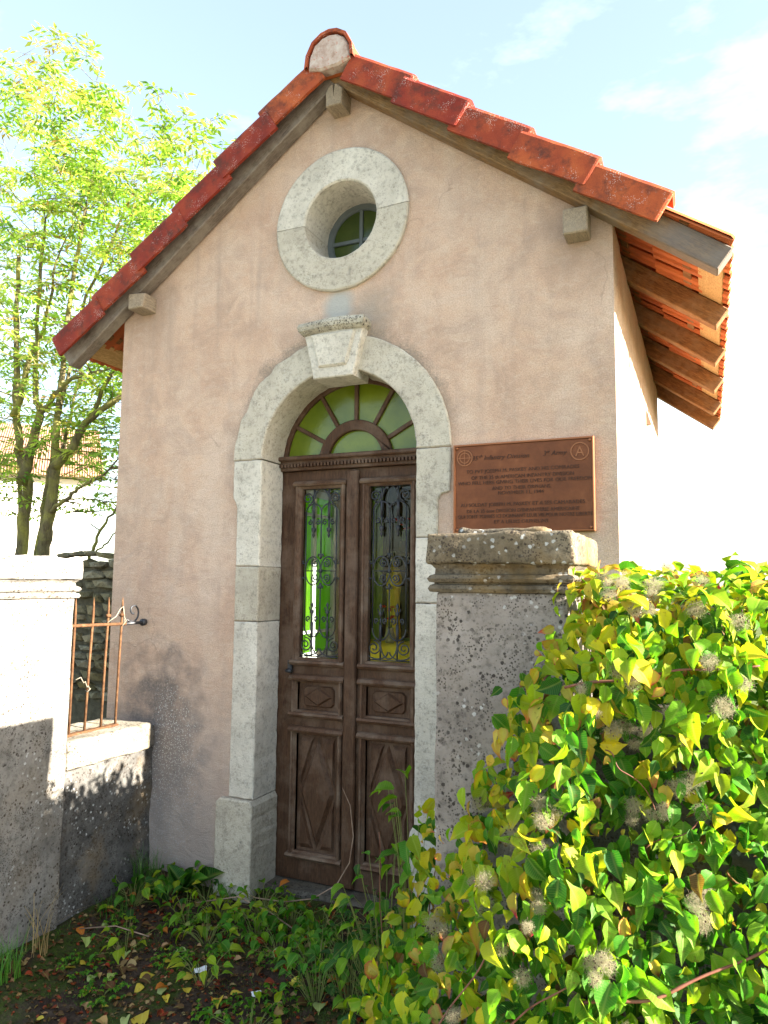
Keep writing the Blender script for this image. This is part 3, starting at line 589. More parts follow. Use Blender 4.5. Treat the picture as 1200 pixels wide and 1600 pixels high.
def grille(parent, xc, zt):
    mb = MB(); Y = YD + .012
    def P(cx_, cy_): return (xc + (cx_ - 882) * .000797, Y, zt - (cy_ - 160) * .00072)
    def L(pts, r=.0042): mb.tube([P(a, b) for a, b in pts], r, 6)
    def S(cx_, cy_, r, a0, turns, rin=.18, t=.004):
        c_ = P(cx_, cy_); mb.tube([(c_[0] + q[0], Y, c_[2] + q[2]) for q in spiral(0, 0, r * .00076, r * .00076 * rin, a0, turns)], t, 6)
    def E_(cx_, cy_, rx, ry, a0, a1, n=16, r=.0042): L([(cx_ + rx * math.cos(a0 + (a1 - a0) * i / n), cy_ - ry * math.sin(a0 + (a1 - a0) * i / n)) for i in range(n + 1)], r)
    for x_ in (757, 997): L([(x_, 350), (x_, 1225)], .0040)
    L([(877, 350), (877, 690)], .0040); L([(877, 925), (877, 1225)], .0040)
    for x_, s_ in ((817, -1), (937, 1)):
        L([(x_, 170), (x_, 300)], .0048); L([(x_, 280), (x_, 400)], .0085); L([(x_, 395), (x_, 480)], .0055)
        mb.tube([P(x_, q) for q in (470, 480, 500, 515, 530, 555)], [.005, .014, .012, .005, .009, .001], 8)         # hanging finial
        mb.tube([P(x_, q) for q in (1040, 1062, 1085, 1100, 1118, 1132, 1150)], [.001, .010, .004, .004, .014, .006, .0055], 8)
        L([(x_, 1145), (x_, 1200)], .0055); L([(x_, 1195), (x_, 1310)], .0085); L([(x_, 1300), (x_, 1450)], .0048)
        for q in (-1, 1): L([(x_, 1120), (x_ + q * 17, 1100), (x_ + q * 22, 1080)], .003)
    for c_ in (817, 937):
        E_(c_, 352, 60, 62, 0, math.pi); E_(c_, 1223, 60, 85, math.pi, 2 * math.pi)
    E_(877, 290, 60, 120, 0, math.pi); E_(877, 1330, 60, 110, math.pi, 2 * math.pi)
    for s_ in (-1, 1):
        xx = 877 + s_ * 108
        S(xx, 245, 46, R(-90) if s_ < 0 else R(-90), -1.7 * s_ if s_ > 0 else 1.7); S(xx, 1365, 52, R(90), 1.7 * s_)
        E_(877 + s_ * 105, 215, 60, 55, R(0), R(180)); E_(877 + s_ * 84, 1390, 78, 55, R(180), R(360))
        E_(877 + s_ * 60, 805, 60, 108, R(-172), R(172) , 26) if s_ < 0 else E_(877 + 60, 805, 60, 108, R(8), R(352), 26)
        for zz, q in ((748, -1), (858, 1)):
            S(877 + s_ * 44, zz, 30, R(90) * -q, 1.5 * s_ * q)
            L([(877 + s_ * 120, zz), (877 + s_ * 165, zz)], .003); S(877 + s_ * 150, zz + q * 8, 13, 0, 1.0)
        L([(877 + s_ * 8, 805), (877 + s_ * 118, 805)], .003)
        for q in (28, 90): 
            S(877 + s_ * q, 432, 20, R(90), 1.2 * s_); S(877 + s_ * q, 1168, 20, R(-90), 1.2 * s_)
        for zz, q in ((690, -1), (922, 1)): L([(877, zz), (877 + s_ * 16, zz + q * 14), (877 + s_ * 22, zz - q * 6)], .0045)
    mb.tube([P(877, q) for q in (665, 680, 700, 715)], [.001, .009, .009, .004], 8); mb.tube([P(877, q) for q in (895, 910, 930, 948)], [.004, .009, .009, .001], 8)
    for zz in (172, 1452): L([(722, zz), (1040, zz)], .0038)
    mb.tube([P(877, 790), P(877, 820)], .011, 8)
    return mb.build('grille', 'black_iron', parent)
def door_leaf(x0, x1, wx0, wx1):
    lf = MB(); T_ = YD + .045
    zs = [(-0.018, 0.115), (0.755, 0.85), (1.03, 1.12), (2.10, 2.175)]
    lf.box(x0, wx0 + .012, YD, T_, -0.018, 2.175); lf.box(wx1 - .012, x1, YD, T_, -0.018, 2.175)
    for a, b in zs: lf.box(wx0 + .012, wx1 - .012, YD + .0005, T_, a, b)
    leaf_ = lf.build('door_leaf', 'door_wood', chapel)
    moulding(leaf_, wx0 - .018, wx1 + .018, 1.112, 2.108, .034)
    moulding(leaf_, wx0 - .018, wx1 + .018, 0.835, 1.045, .03)
    moulding(leaf_, wx0 - .018, wx1 + .018, 0.100, 0.770, .03)
    for z0, z1 in ((0.85, 1.03), (0.115, 0.755)):
        p = MB(); p.box(wx0 + .012, wx1 - .012, YD + .018, YD + .036, z0, z1); p = p.build('panel', 'door_wood', leaf_)
    xc = (wx0 + wx1) / 2; hw = (wx1 - wx0) / 2 - .03
    c_ = MB(); yb = YD + .018; h_ = 0.055; g_ = .03
    pl = [(xc - hw + g_, .94 - h_), (xc + hw - g_, .94 - h_), (xc + hw - g_ + .018, .94 - h_ + .018), (xc + hw - g_ + .018, .94 + h_ - .018), (xc + hw - g_, .94 + h_), (xc - hw + g_, .94 + h_), (xc - hw + g_ - .018, .94 + h_ - .018), (xc - hw + g_ - .018, .94 - h_ + .018)]
    c_.prism(pl, yb - .012, yb + .004, bev=.006); rhomb(c_, xc, .94, hw - g_ + .01, h_ * .92, yb - .0125, .010); c_.build('carved_lozenge', 'door_wood', leaf_)
    c_ = MB(); z0, z1 = 0.145, 0.725; zc = (z0 + z1) / 2; hw2 = hw - .004
    rhomb(c_, xc, zc, hw2, (z1 - z0) / 2, yb - .0005, .018)
    for sx in (-1, 1):
        for sz in (-1, 1):
            zz = zc + sz * (z1 - z0) / 2
            tri(c_, [(xc + sx * hw2, zz), (xc + sx * hw2, zc + sz * .035), (xc + sx * .022, zz)], yb - .0005, .014)
    c_.build('carved_lozenge', 'door_wood', leaf_)
    g = MB(); g.box(wx0 + .012, wx1 - .012, YD + .03, YD + .034, 1.12, 2.10); g.build('pane', 'door_glass', leaf_)
    grille(leaf_, xc, 2.083)
    return leaf_
lleaf = door_leaf(-0.487, -0.012, -0.338, -0.066)
rleaf = door_leaf(0.012, 0.487, 0.076, 0.348)
mb = MB(); mb.bbox(-0.0115, 0.0115, YD - .012, YD + .05, -0.018, 2.174, .003); mb.bbox(-0.036, 0.036, YD - .028, YD - .001, -0.01, 2.165, .007); mb.build('meeting_stile', 'door_wood', chapel)
mb = MB(); mb.bbox(-0.385, -0.358, YD - .02, YD - .001, 1.06, 1.13, .003); mb.tube([(-0.372, YD - .015, 1.075), (-0.372, YD - .05, 1.075), (-0.34, YD - .055, 1.075)], .009, 8); mb.build('door_handle', 'black_iron', chapel)
tr = MB(); tr.bbox(-0.487, 0.487, YD - .03, YD + .05, 2.178, 2.214, .003); tr.bbox(-0.487, 0.487, YD - .062, YD + .05, 2.232, 2.256, .006); tr.box(-0.486, 0.486, YD - .038, YD + .045, 2.214, 2.232)
for i in range(46): tr.box(-0.48 + i * .021, -0.468 + i * .021, YD - .050, YD - .0305, 2.196, 2.2135)
transom = tr.build('transom', 'door_wood', chapel)
fan = MB(); FZ = 2.256
def halfring(mb, r0, r1, y0, y1, zc, n=28):
    pl = [(a, max(b, FZ + .0005)) for a, b in arc(0.004, zc, r1, 0, math.pi, n) + arc(0.004, zc, r0, math.pi, 0, n)]
    mb.prism(pl, y0, y1, bev=.004)
halfring(fan, 0.432, 0.515, YD - .005, YD + .04, AZ)
fanl = fan.build('fanlight', 'door_wood', chapel)
mb = MB(); halfring(mb, 0.165, 0.222, YD - .012, YD + .035, 2.222); mb.build('inner_arch', 'door_wood', fanl)
for k_ in range(5):
    a = R(30 + 30 * k_); ca, sa = math.cos(a), math.sin(a); hw = .0115
    p0, p1 = (0.004 + .219 * ca, 2.222 + .219 * sa), (0.004 + .438 * ca, AZ + .438 * sa)
    mb = MB(); mb.prism([(p0[0] - hw * sa, p0[1] + hw * ca), (p0[0] + hw * sa, p0[1] - hw * ca), (p1[0] + hw * sa, p1[1] - hw * ca), (p1[0] - hw * sa, p1[1] + hw * ca)], YD - .002, YD + .03, bev=.004); mb.build('glazing_bar', 'door_wood', fanl)
for k_ in range(6):
    a0, a1 = R(30 * k_), R(30 * k_ + 30)
    mb = MB(); mb.prism([(a, max(b, FZ + .001)) for a, b in arc(0.004, 2.222, .20, a0, a1, 6) + arc(0.004, AZ, .44, a1, a0, 6)], YD + .014, YD + .018); mb.build('pane', 'obscured_glass', fanl)
mb = MB(); mb.prism([(a, max(b, FZ + .001)) for a, b in arc(0.004, 2.222, .185, 0, math.pi, 16)], YD + .014, YD + .018); mb.build('pane', 'obscured_glass', fanl)

# ---- side windows: the left one, and an added right one for sunlight
sw = empty('side_window'); sw.parent = chapel
mb = MB(); X0 = XL + .17
for a, b, c_, d_ in ((1.66, 2.42, .93, .985), (1.66, 2.42, 2.275, 2.33), (1.66, 1.715, .985, 2.275), (2.365, 2.42, .985, 2.275)): mb.box(X0, X0 + .05, a, b, c_, d_)
mb.build('frame', 'white_paint', sw)
mb = MB(); mb.bbox(X0 + .002, X0 + .05, 2.015, 2.065, .986, 2.274, .004); mb.build('mullion', 'white_paint', sw)
for zz in (1.15, 2.12):
    for a, b in ((1.716, 2.0145), (2.0655, 2.364)):
        mb = MB(); mb.bbox(X0 + .006, X0 + .046, a, b, zz - .012, zz + .012, .003); mb.build('glazing_bar', 'white_paint', sw)
for a, b in ((1.715, 2.015), (2.065, 2.365)):
    for c_, d_ in ((.985, 1.138), (1.162, 2.108), (2.132, 2.275)):
        mb = MB(); mb.box(X0 + .02, X0 + .025, a, b, c_, d_); mb.build('pane', 'green_glass', sw)
added_window = empty('side_window'); added_window.parent = chapel; X1 = XR - .27  # added right window, put in to let sun light the interior
mb = MB()
for a, b, c_, d_ in ((1.80, 2.20, 1.15, 1.19), (1.80, 2.20, 2.71, 2.75), (1.80, 1.835, 1.19, 2.71), (2.165, 2.20, 1.19, 2.71), (1.985, 2.015, 1.19, 2.71)): mb.box(X1, X1 + .05, a, b, c_, d_)
mb.build('frame', 'white_paint', added_window)
for a, b in ((1.835, 1.985), (2.015, 2.165)):
    mb = MB(); mb.box(X1 + .02, X1 + .025, a, b, 1.19, 2.71); mb.build('pane', 'clear_glass', added_window)

# ================================================================== ROOF of the chapel
roof = empty('roof'); roof.parent = chapel
ct, snn = math.cos(TH_R), math.sin(TH_R)
def slope_mat(side, along, yy, h=0.0, lift=0.0):
    """frame on a roof slope: local x down the slope, local y along +Y, local z out of the roof; origin at distance `along` (horizontal) from the ridge"""
    th = TH_R - lift
    d = Vector((side * math.cos(th), 0, -math.sin(th))); n_ = Vector((side * math.sin(th), 0, math.cos(th))); u = n_.cross(d)
    o_ = Vector((side * along, yy, ZT - SL * along)) + Vector((side * snn, 0, ct)) * h
    return Matrix(((d.x, u.x, n_.x, o_.x), (d.y, u.y, n_.y, o_.y), (d.z, u.z, n_.z, o_.z), (0, 0, 0, 1)))
# field tile: ribbed pan, local x 0..0.40 down slope, y 0..0.2
def field_tile():
    prof = [(0.0, .016), (.012, .030), (.030, .030), (.042, .014), (.075, .012), (.085, .022), (.105, .024), (.115, .012), (.150, .012), (.166, .026), (.199, .030)]
    vs_, fs_ = [], []; n_ = len(prof); xs = (0.0, 0.385, 0.40)
    for k_, x_ in enumerate(xs):
        for y_, z_ in prof: vs_.append((x_, y_, z_ - .036 - (.006 if k_ == 2 else 0)))
    for x_ in (0.0, 0.40):
        for y_, z_ in prof: vs_.append((x_, y_, z_ - .052))
    for a in range(2):
        for q in range(n_ - 1): fs_.append((a * n_ + q, a * n_ + q + 1, (a + 1) * n_ + q + 1, (a + 1) * n_ + q))
    for q in range(n_ - 1):
        fs_.append((3 * n_ + q, 4 * n_ + q, 4 * n_ + q + 1, 3 * n_ + q + 1)); fs_.append((2 * n_ + q, 2 * n_ + q + 1, 4 * n_ + q + 1, 4 * n_ + q))
    mb = MB(); mb.add(vs_, fs_); return mb
ft = field_tile(); ft_me = ft.mesh('tile'); ft_me.materials.append(M['clean_terracotta'])
PITCH = 0.294
rows = [1.893 - 0.40 * ct - PITCH * i for i in range(6)] + [0.03]
left_v = MB()
for i, al in enumerate(rows):
    for j in range(18):
        yy = -0.115 + j * 0.196
        mt = slope_mat(1, al, yy, -.008, R(2.2)) @ Matrix.Rotation(rng.uniform(-.006, .006), 4, 'Z')
        o_ = bpy.data.objects.new('tile', ft_me); COL.objects.link(o_); o_.parent = roof; o_.matrix_local = mt
        mt = slope_mat(-1, al, yy + .196, -.008, R(2.2)); b_ = len(left_v.v)
        left_v.add([mt @ Vector(q) for q in ft.v], ft.f)
tag(left_v.build('tile_field', 'clean_terracotta', roof), kind='stuff')
# verge tiles with a hanging flap
def verge_mesh(side, seed=0):
    mb = MB(); L_, flap, w_, t_ = 0.405, 0.140, 0.125, 0.018
    s_ = side; y0 = 0.0   # local y sign: front is -Y world; u = n x d -> for side +1: u = +Y or -Y, resolved by caller
    pr = [(w_, .0), (.02, .004), (.006, .0), (.0, -.014), (.0, -flap), (t_, -flap), (t_, -.02), (w_, -.02)]
    vs_ = []
    XS = [0.0, .06, .12, .18, .24, .30, .35, .395, L_]; NX = len(XS)
    for x_ in XS:
        k_ = .97 if x_ == L_ else 1.0
        for y_, z_ in pr: vs_.append((x_ + (.004 * nz((seed, y_ * 30, z_ * 30), 1.3) if x_ in (0.0, L_) else 0), y_ + (1 - k_) * .1 + .0025 * nz((x_ + seed, y_, z_), 14), z_ * k_ + .0035 * nz((x_ * 1.0, y_ + seed * 3, z_), 17)))
    n_ = len(pr); fs_ = [(a * n_ + q, a * n_ + (q + 1) % n_, (a + 1) * n_ + (q + 1) % n_, (a + 1) * n_ + q) for a in range(NX - 1) for q in range(n_)] + [tuple(range(n_)), tuple(range(NX * n_ - 1, (NX - 1) * n_ - 1, -1))]
    mb.add(vs_, fs_); return mb
vm = {}
for side in (1, -1):
    vm[side] = []
    for sd_ in range(4):
        mb = verge_mesh(side, sd_ * 5)
        if side < 0: mb.v = [(a, -b, c_) for a, b, c_ in mb.v]
        me = mb.mesh('verge_tile'); me.materials.append(M['terracotta']); vm[side].append(me)
for side, starts in ((1, [0.140 + .2945 * i for i in range(5)]), (-1, [0.088 + .2935 * i for i in range(6)])):
    for i, al in enumerate(starts):
        o_ = bpy.data.objects.new('verge_tile', vm[side][i % 4]); COL.objects.link(o_); o_.parent = roof
        o_.matrix_local = slope_mat(side, al, -0.160 - .009 * (i % 2) + rng.uniform(-.003, .003), 0.006, R(5.0 + rng.uniform(-.9, .9))) @ Matrix.Translation((rng.uniform(-.004, .004), 0, 0))
# ridge tiles
def ridge_mesh():
    pr = [(-.135, -.075), (-.128, -.01), (-.095, .055), (-.045, .088), (.0, .096), (.045, .088), (.095, .055), (.128, -.01), (.135, -.075)]
    vs_ = []
    for y_, k_ in ((0, 1.07), (.035, 1.07), (.04, 1.0), (.42, .98)):
        for a, b in pr: vs_.append((a * k_, y_, b * k_))
        for a, b in pr: vs_.append((a * k_ * .88, y_, b * k_ * .86 - .004))
    n_ = len(pr); fs_ = []
    for a in range(3):
        for q in range(n_ - 1):
            fs_.append((a * 2 * n_ + q, a * 2 * n_ + q + 1, (a + 1) * 2 * n_ + q + 1, (a + 1) * 2 * n_ + q)); fs_.append((a * 2 * n_ + n_ + q, (a + 1) * 2 * n_ + n_ + q, (a + 1) * 2 * n_ + n_ + q + 1, a * 2 * n_ + n_ + q + 1))
    for q in range(n_ - 1): fs_.append((q, n_ + q, n_ + q + 1, q + 1)); fs_.append((6 * n_ + q, 6 * n_ + q + 1, 7 * n_ + q + 1, 7 * n_ + q))
    mb = MB(); mb.add(vs_, fs_); return mb
rm = ridge_mesh().mesh('ridge_tile'); rm.materials.append(M['terracotta'])
for i in range(9):
    o_ = bpy.data.objects.new('ridge_tile', rm); COL.objects.link(o_); o_.parent = roof; o_.matrix_local = Matrix.Translation((0.008, -0.185 + i * .385, ZT - .045 + (0.004 if i == 0 else rng.uniform(-.004, .004))))
mb = MB(); pr = [(-.122, -.082), (-.116, -.01), (-.088, .045), (-.042, .075), (.0, .082), (.042, .075), (.088, .045), (.116, -.01), (.122, -.082), (.05, -.105), (-.05, -.105)]
mb.prism([(.008 + a + .003 * nz((a, 1, b), 40), ZT - .047 + b + .003 * nz((a, 4, b), 40)) for a, b in dense(pr, .02)], -0.181, -0.12, bev=.01); mb.build('ridge_end_plug', 'lichened_mortar', roof)
mb = MB(); mb.prism([(-.11, ZT - .15), (.12, ZT - .15), (.10, ZT - .09), (-.10, ZT - .09)], -0.12, -.095); mb.build('ridge_filler', 'clean_terracotta', roof)
# rafters / barge boards
def rafter(side, y0, y1, mat, name='rafter', end=1.82, dep=0.105):
    L_ = end / ct; mb = MB(); mb.bbox(-.062 if name == 'barge_board' and side > 0 else 0, L_, 0, y1 - y0, 0, dep, .005)
    o_ = mb.build(name, mat, roof); d = Vector((side * ct, 0, -snn)); n_ = Vector((side * snn, 0, ct)); u = Vector((0, 1, 0)); og = Vector((0.0, y0, ZB))
    if side < 0: pass
    o_.matrix_local = Matrix(((d.x, u.x, n_.x, og.x), (d.y, u.y, n_.y, og.y), (d.z, u.z, n_.z, og.z), (0, 0, 0, 1))); return o_
rafter(-1, -0.088, -0.006, 'grey_wood', 'barge_board'); rafter(1, -0.088, -0.006, 'barge_weathered', 'barge_board')
for y_ in (0.64, 1.33, 2.0, 2.70, 3.26): 
    rafter(1, y_, y_ + .075, 'rafter_wood'); rafter(-1, y_, y_ + .075, 'rafter_wood')
# battens and the wide eaves board
for side in (1, -1):
    for al in [0.16 + PITCH * i for i in range(6)]:
        w_ = .045; mb = MB(); mb.bbox(-w_ / 2, w_ / 2, 0, 3.44, 0, .028, .003); o_ = mb.build('batten', 'rafter_wood', roof)
        d = Vector((side * ct, 0, -snn)); n_ = Vector((side * snn, 0, ct)); og = Vector((side * al, -.088, ZB - SL * al)) + n_ * .106
        o_.matrix_local = Matrix(((d.x, 0, n_.x, og.x), (0, 1, 0, og.y), (d.z, 0, n_.z, og.z), (0, 0, 0, 1)))
    mb = MB(); mb.bbox(-.075, .055, 0, 3.34, 0, .022, .003); o_ = mb.build('eaves_board', 'board_wood', roof)
    og = Vector((side * 1.74, -.004, ZB - SL * 1.74)) + n_ * .107
    o_.matrix_local = Matrix(((d.x, 0, n_.x, og.x), (0, 1, 0, og.y), (d.z, 0, n_.z, og.z), (0, 0, 0, 1)))
# purlin ends showing on the gable
def purlin(x0, x1, z0, z1, mat, ye=-0.105, crack=False):
    mb = MB(); mb.bbox(x0, x1, ye, 0.02, z0, z1, .006)
    if crack: mb.v = [(a, b + (.02 if c_ > z1 - .05 and a > (x0 + x1) / 2 and b < -.05 else 0), c_) for a, b, c_ in mb.v]
    mb.build('purlin_end', mat, roof)
purlin(1.190, 1.300, 3.132, 3.252, 'purlin_wood'); purlin(-1.345, -1.235, 3.150, 3.245, 'purlin_wood', -0.12, True)
pe = MB(); pe.prism([(-.044, 4.076), (.050, 4.076), (.054, 4.165), (.020, 4.196), (.006, 4.200), (.002, 4.13), (-.004, 4.198), (-.03, 4.19), (-.047, 4.16)], -0.108, 0.02, bev=.006); pe.build('purlin_end', 'purlin_wood', roof)

# ================================================================== INSIDE THE CHAPEL
alt = empty('altar', (0, 2.6, -0.03), 'yellow-draped altar seen dimly through the right door grille', 'altar')
mb = MB(); mb.bbox(-1.08, 1.0, -0.22, 0.28, 0, 1.06, .01); mb.build('body', 'dark_wood', alt)
mb = MB(); n_ = 60; vs_ = []
for i in range(n_ + 1):
    a = -1.10 + 2.12 * i / n_; w_ = .012 * math.sin(i * 1.3) + .006 * math.sin(i * 2.9)
    vs_ += [(a, .25, 1.075), (a, -.235, 1.075), (a, -.245 + w_ * .3, 1.05), (a, -.25 + w_, .35)]
mb.add(vs_, [(i * 4 + q, i * 4 + q + 1, i * 4 + 5 + q, i * 4 + 4 + q) for i in range(n_) for q in range(3)], 0, True); mb.build('cloth', 'yellow_cloth', alt)
st = empty('statue', (-0.83, 2.72, 1.05), 'slim yellow-robed statuette behind the right door grille', 'statue')
mb = MB(); mb.lathe([(0.0, 0), (.075, 0), (.07, .05), (.055, .2), (.06, .42), (.075, .56), (.05, .63), (.022, .66), (.02, .69)], n=14); mb.build('robe', 'yellow_cloth', st)
mb = MB(); mb.lathe([(.0, .67), (.03, .69), (.042, .73), (.036, .78), (.0, .80)], n=12); mb.build('head', 'vase_clay', st)
cab = empty('wooden_reredos', (0, 2.87, -0.03), 'dark wooden panel standing behind the altar inside', 'panel')
mb = MB(); mb.bbox(-1.0, -0.2, -.03, .02, 1.1, 2.6, .01); mb.build('board', 'dark_wood', cab)
for x_ in (-.98, -.24):
    mb = MB(); mb.bbox(x_, x_ + .06, -.07, -.031, 1.1, 2.55, .01); mb.build('pilaster', 'dark_wood', cab)
for bi, (x_, y_, z_, lb) in enumerate(((-0.76, 2.48, 1.05, 'small vase of red flowers on the altar cloth'), (-0.70, 2.62, 1.83, 'red flowers high beside the statuette inside'))):
    fv = empty('flower_vase', (x_, y_, z_), lb, 'vase')
    if bi == 0:
        mb = MB(); mb.lathe([(0, 0), (.035, 0), (.05, .05), (.03, .11), (.035, .13)], n=12); mb.build('vase', 'vase_clay', fv)
    else:
        mb = MB(); mb.bbox(-.07, .07, -.05, .2, -.04, 0, .006); mb.lathe([(0, 0), (.03, 0), (.045, .05), (.03, .10)], n=12); mb.build('bracket', 'dark_wood', fv)
    for k_ in range(7):
        a = rng.uniform(0, 6.28); r_ = rng.uniform(.01, .075); h_ = rng.uniform(.17, .30); c_ = (r_ * math.cos(a), r_ * math.sin(a), h_)
        mb = MB(); mb.tube([(0, 0, .08), (c_[0] * .6, c_[1] * .6, h_ * .6), c_], .003, 5); mb.build('flower_stem', 'green_stem', fv)
        mb = MB()
        for q in range(7):
            b = q * .9; d = Vector((math.cos(b), math.sin(b), .3 + .2 * (q % 3))) * .026; e_ = Vector((-math.sin(b), math.cos(b), 0)) * .012
            p = Vector(c_); mb.add([p, p + d * .6 + e_, p + d, p + d * .6 - e_], [(0, 1, 2, 3)])
        mb.build('petals', 'red_petal', fv)

# ================================================================== PLAQUE
PX0, PX1, PZ0, PZ1 = 0.6456, 1.3001, 1.7904, 2.2162
plq = empty('memorial_plaque', (0, 0, 0), 'rectangular brown bronze plaque with raised lettering on the wall beside the door', 'plaque')
mb = MB(); mb.bbox(PX0, PX1, -0.024, -0.001, PZ0, PZ1, .003); plate = mb.build('plate', 'bronze', plq)
mb = MB(); ring_loft(mb, PX0 + .001, PX1 - .001, PZ0 + .001, PZ1 - .001, [(0, -.02), (0, -.028), (.003, -.030), (.008, -.030), (.011, -.0245)]); mb.build('border', 'polished_bronze', plq)
for a, b in ((PX0 + .018, PZ0 + .018), (PX1 - .018, PZ0 + .018), (PX0 + .018, PZ1 - .018), (PX1 - .018, PZ1 - .018)):
    mb = MB(); mb.lathe([(0.008, 0), (.007, .004), (.003, .006), (0, .006)], n=10); mb.xform(Matrix.Translation((a, -.0245, b)) @ Matrix.Rotation(R(90), 4, 'X')); mb.build('screw', 'polished_bronze', plq)
def txt(s_, fx, fz, width, cap, mat='dark_bronze', shear=0.0, name='lettering', parent=plq, ext=0.0022):
    cu = bpy.data.curves.new('lettering', 'FONT'); cu.body = s_; cu.size = 0.1; cu.extrude = 0.002; cu.shear = shear; cu.align_x = 'LEFT'; cu.resolution_u = 3
    ob = bpy.data.objects.new('lettering_source', cu); COL.objects.link(ob); bpy.context.view_layer.update()
    me = bpy.data.meshes.new_from_object(ob); bpy.data.objects.remove(ob); bpy.data.curves.remove(cu)
    xs = [q.co.x for q in me.vertices]; ys = [q.co.y for q in me.vertices]; x0, x1 = min(xs), max(xs)
    sx = width / (x1 - x0); sy = cap / 0.0695
    cxm = PX0 + fx * (PX1 - PX0); czm = PZ1 - fz * (PZ1 - PZ0)
    for q in me.vertices: q.co = Vector((cxm + (q.co.x - (x0 + x1) / 2) * sx, -0.0245 - (ext if q.co.z > 0 else 0.0), czm + q.co.y * sy - cap / 2))
    me.flip_normals(); me.name = name; return link(name, me, parent, [mat])
txt('35', .165, .163, .030, .022, shear=.3); txt('th', .207, .143, .016, .013, shear=.3); txt('Infantry Division', .395, .163, .215, .021, shear=.3)
txt('3', .667, .155, .013, .022, shear=.3); txt('rd', .690, .140, .014, .012, shear=.3); txt('Army', .765, .155, .070, .021, shear=.3)
for s_, fx, fz, w_ in (('TO PVT JOSEPH M. PASKEY AND HIS COMRADES', .50, .313, .525), ('OF THE 35 th AMERICAN INFANTRY DIVISION', .50, .383, .475), ('WHO FELL HERE GIVING THEIR LIVES FOR OUR FREEDOM', .51, .442, .62),
                       ('AND TO THEIR ORPHANS.', .50, .507, .275), ('NOVEMBER 11, 1944', .495, .561, .212), ('AU SOLDAT JOSEPH M. PASKEY ET A SES CAMARADES', .495, .685, .575),
                       ('DE LA 35 ème DIVISION D\'INFANTERIE AMERICAINE', .50, .755, .52), ('QUI SONT TOMBES ICI DONNANT LEUR VIE POUR NOTRE LIBERTE', .51, .814, .62), ('ET A LEURS ORPHELINS', .495, .876, .25)):
    txt(s_, fx, fz, w_, .0165)
def circ(fx, fz, r0, r1, mat):
    mb = MB(); cx_ = PX0 + fx * (PX1 - PX0); cz_ = PZ1 - fz * (PZ1 - PZ0); n_ = 40; vs_ = []
    for k_ in range(n_):
        t_ = 2 * math.pi * k_ / n_
        for r_, y_ in ((r0, -.0235), (r0, -.0275), (r1, -.0275), (r1, -.0235)): vs_.append((cx_ + r_ * math.cos(t_), y_, cz_ + r_ * math.sin(t_)))
    mb.add(vs_, [(k_ * 4 + q, k_ * 4 + q + 1, ((k_ + 1) % n_) * 4 + q + 1, ((k_ + 1) % n_) * 4 + q) for k_ in range(n_) for q in range(3)]); return mb, cx_, cz_
e1, a, b = circ(.088, .155, .034, .039, 0); e0, _, _ = circ(.088, .155, .0215, .026, 0); e1.v, e1.f, e1.mi, e1.sm = e1.v + e0.v, e1.f + [tuple(q + len(e1.v) for q in f) for f in e0.f], e1.mi + e0.mi, e1.sm + e0.sm
e1.box(a - .0018, a + .0018, -.0278, -.0235, b - .033, b + .033); e1.box(a - .033, a - .002, -.0277, -.0235, b - .0018, b + .0018); e1.box(a + .002, a + .033, -.0277, -.0235, b - .0018, b + .0018)
e1.build('emblem', 'polished_bronze', plq)
e2, a, b = circ(.905, .155, .036, .041, 0); e2.build('emblem', 'polished_bronze', plq)
txt('A', .905, .155, .040, .044, 'polished_bronze', name='emblem_letter', ext=.003)

# ================================================================== PIERS, LOW WALL, FENCE
def rect_loft(name, x0, x1, y0, y1, prof, parent, mat, seed=0):
    """moulding that runs round a rectangular pier; prof = [(outset, z)]"""
    vs_, fs_ = [], []; per = []
    n_ = 7
    cr = [(0, 0), (1, 0), (1, 1), (0, 1)]
    for k_ in range(4):
        a, b = cr[k_], cr[(k_ + 1) % 4]
        for t_ in range(n_): per.append((a[0] + (b[0] - a[0]) * t_ / n_, a[1] + (b[1] - a[1]) * t_ / n_))
    Pn = len(per)
    for o_, z_ in prof:
        for a, b in per:
            X_ = x0 - o_ + a * (x1 - x0 + 2 * o_); Y_ = y0 - o_ + b * (y1 - y0 + 2 * o_); j = .0025
            vs_.append((X_ + j * nz((X_ + seed, Y_, z_), 31), Y_ + j * nz((X_, Y_ + seed, z_), 31), z_ + .002 * nz((X_, Y_, z_ + seed), 25)))
    for a in range(len(prof) - 1):
        for k_ in range(Pn): fs_.append((a * Pn + k_, a * Pn + (k_ + 1) % Pn, (a + 1) * Pn + (k_ + 1) % Pn, (a + 1) * Pn + k_))
    fs_ += [tuple(range(Pn - 1, -1, -1)), tuple(range((len(prof) - 1) * Pn, len(prof) * Pn))]
    mb = MB(); mb.add(vs_, fs_); return mb.build(name, mat, parent)
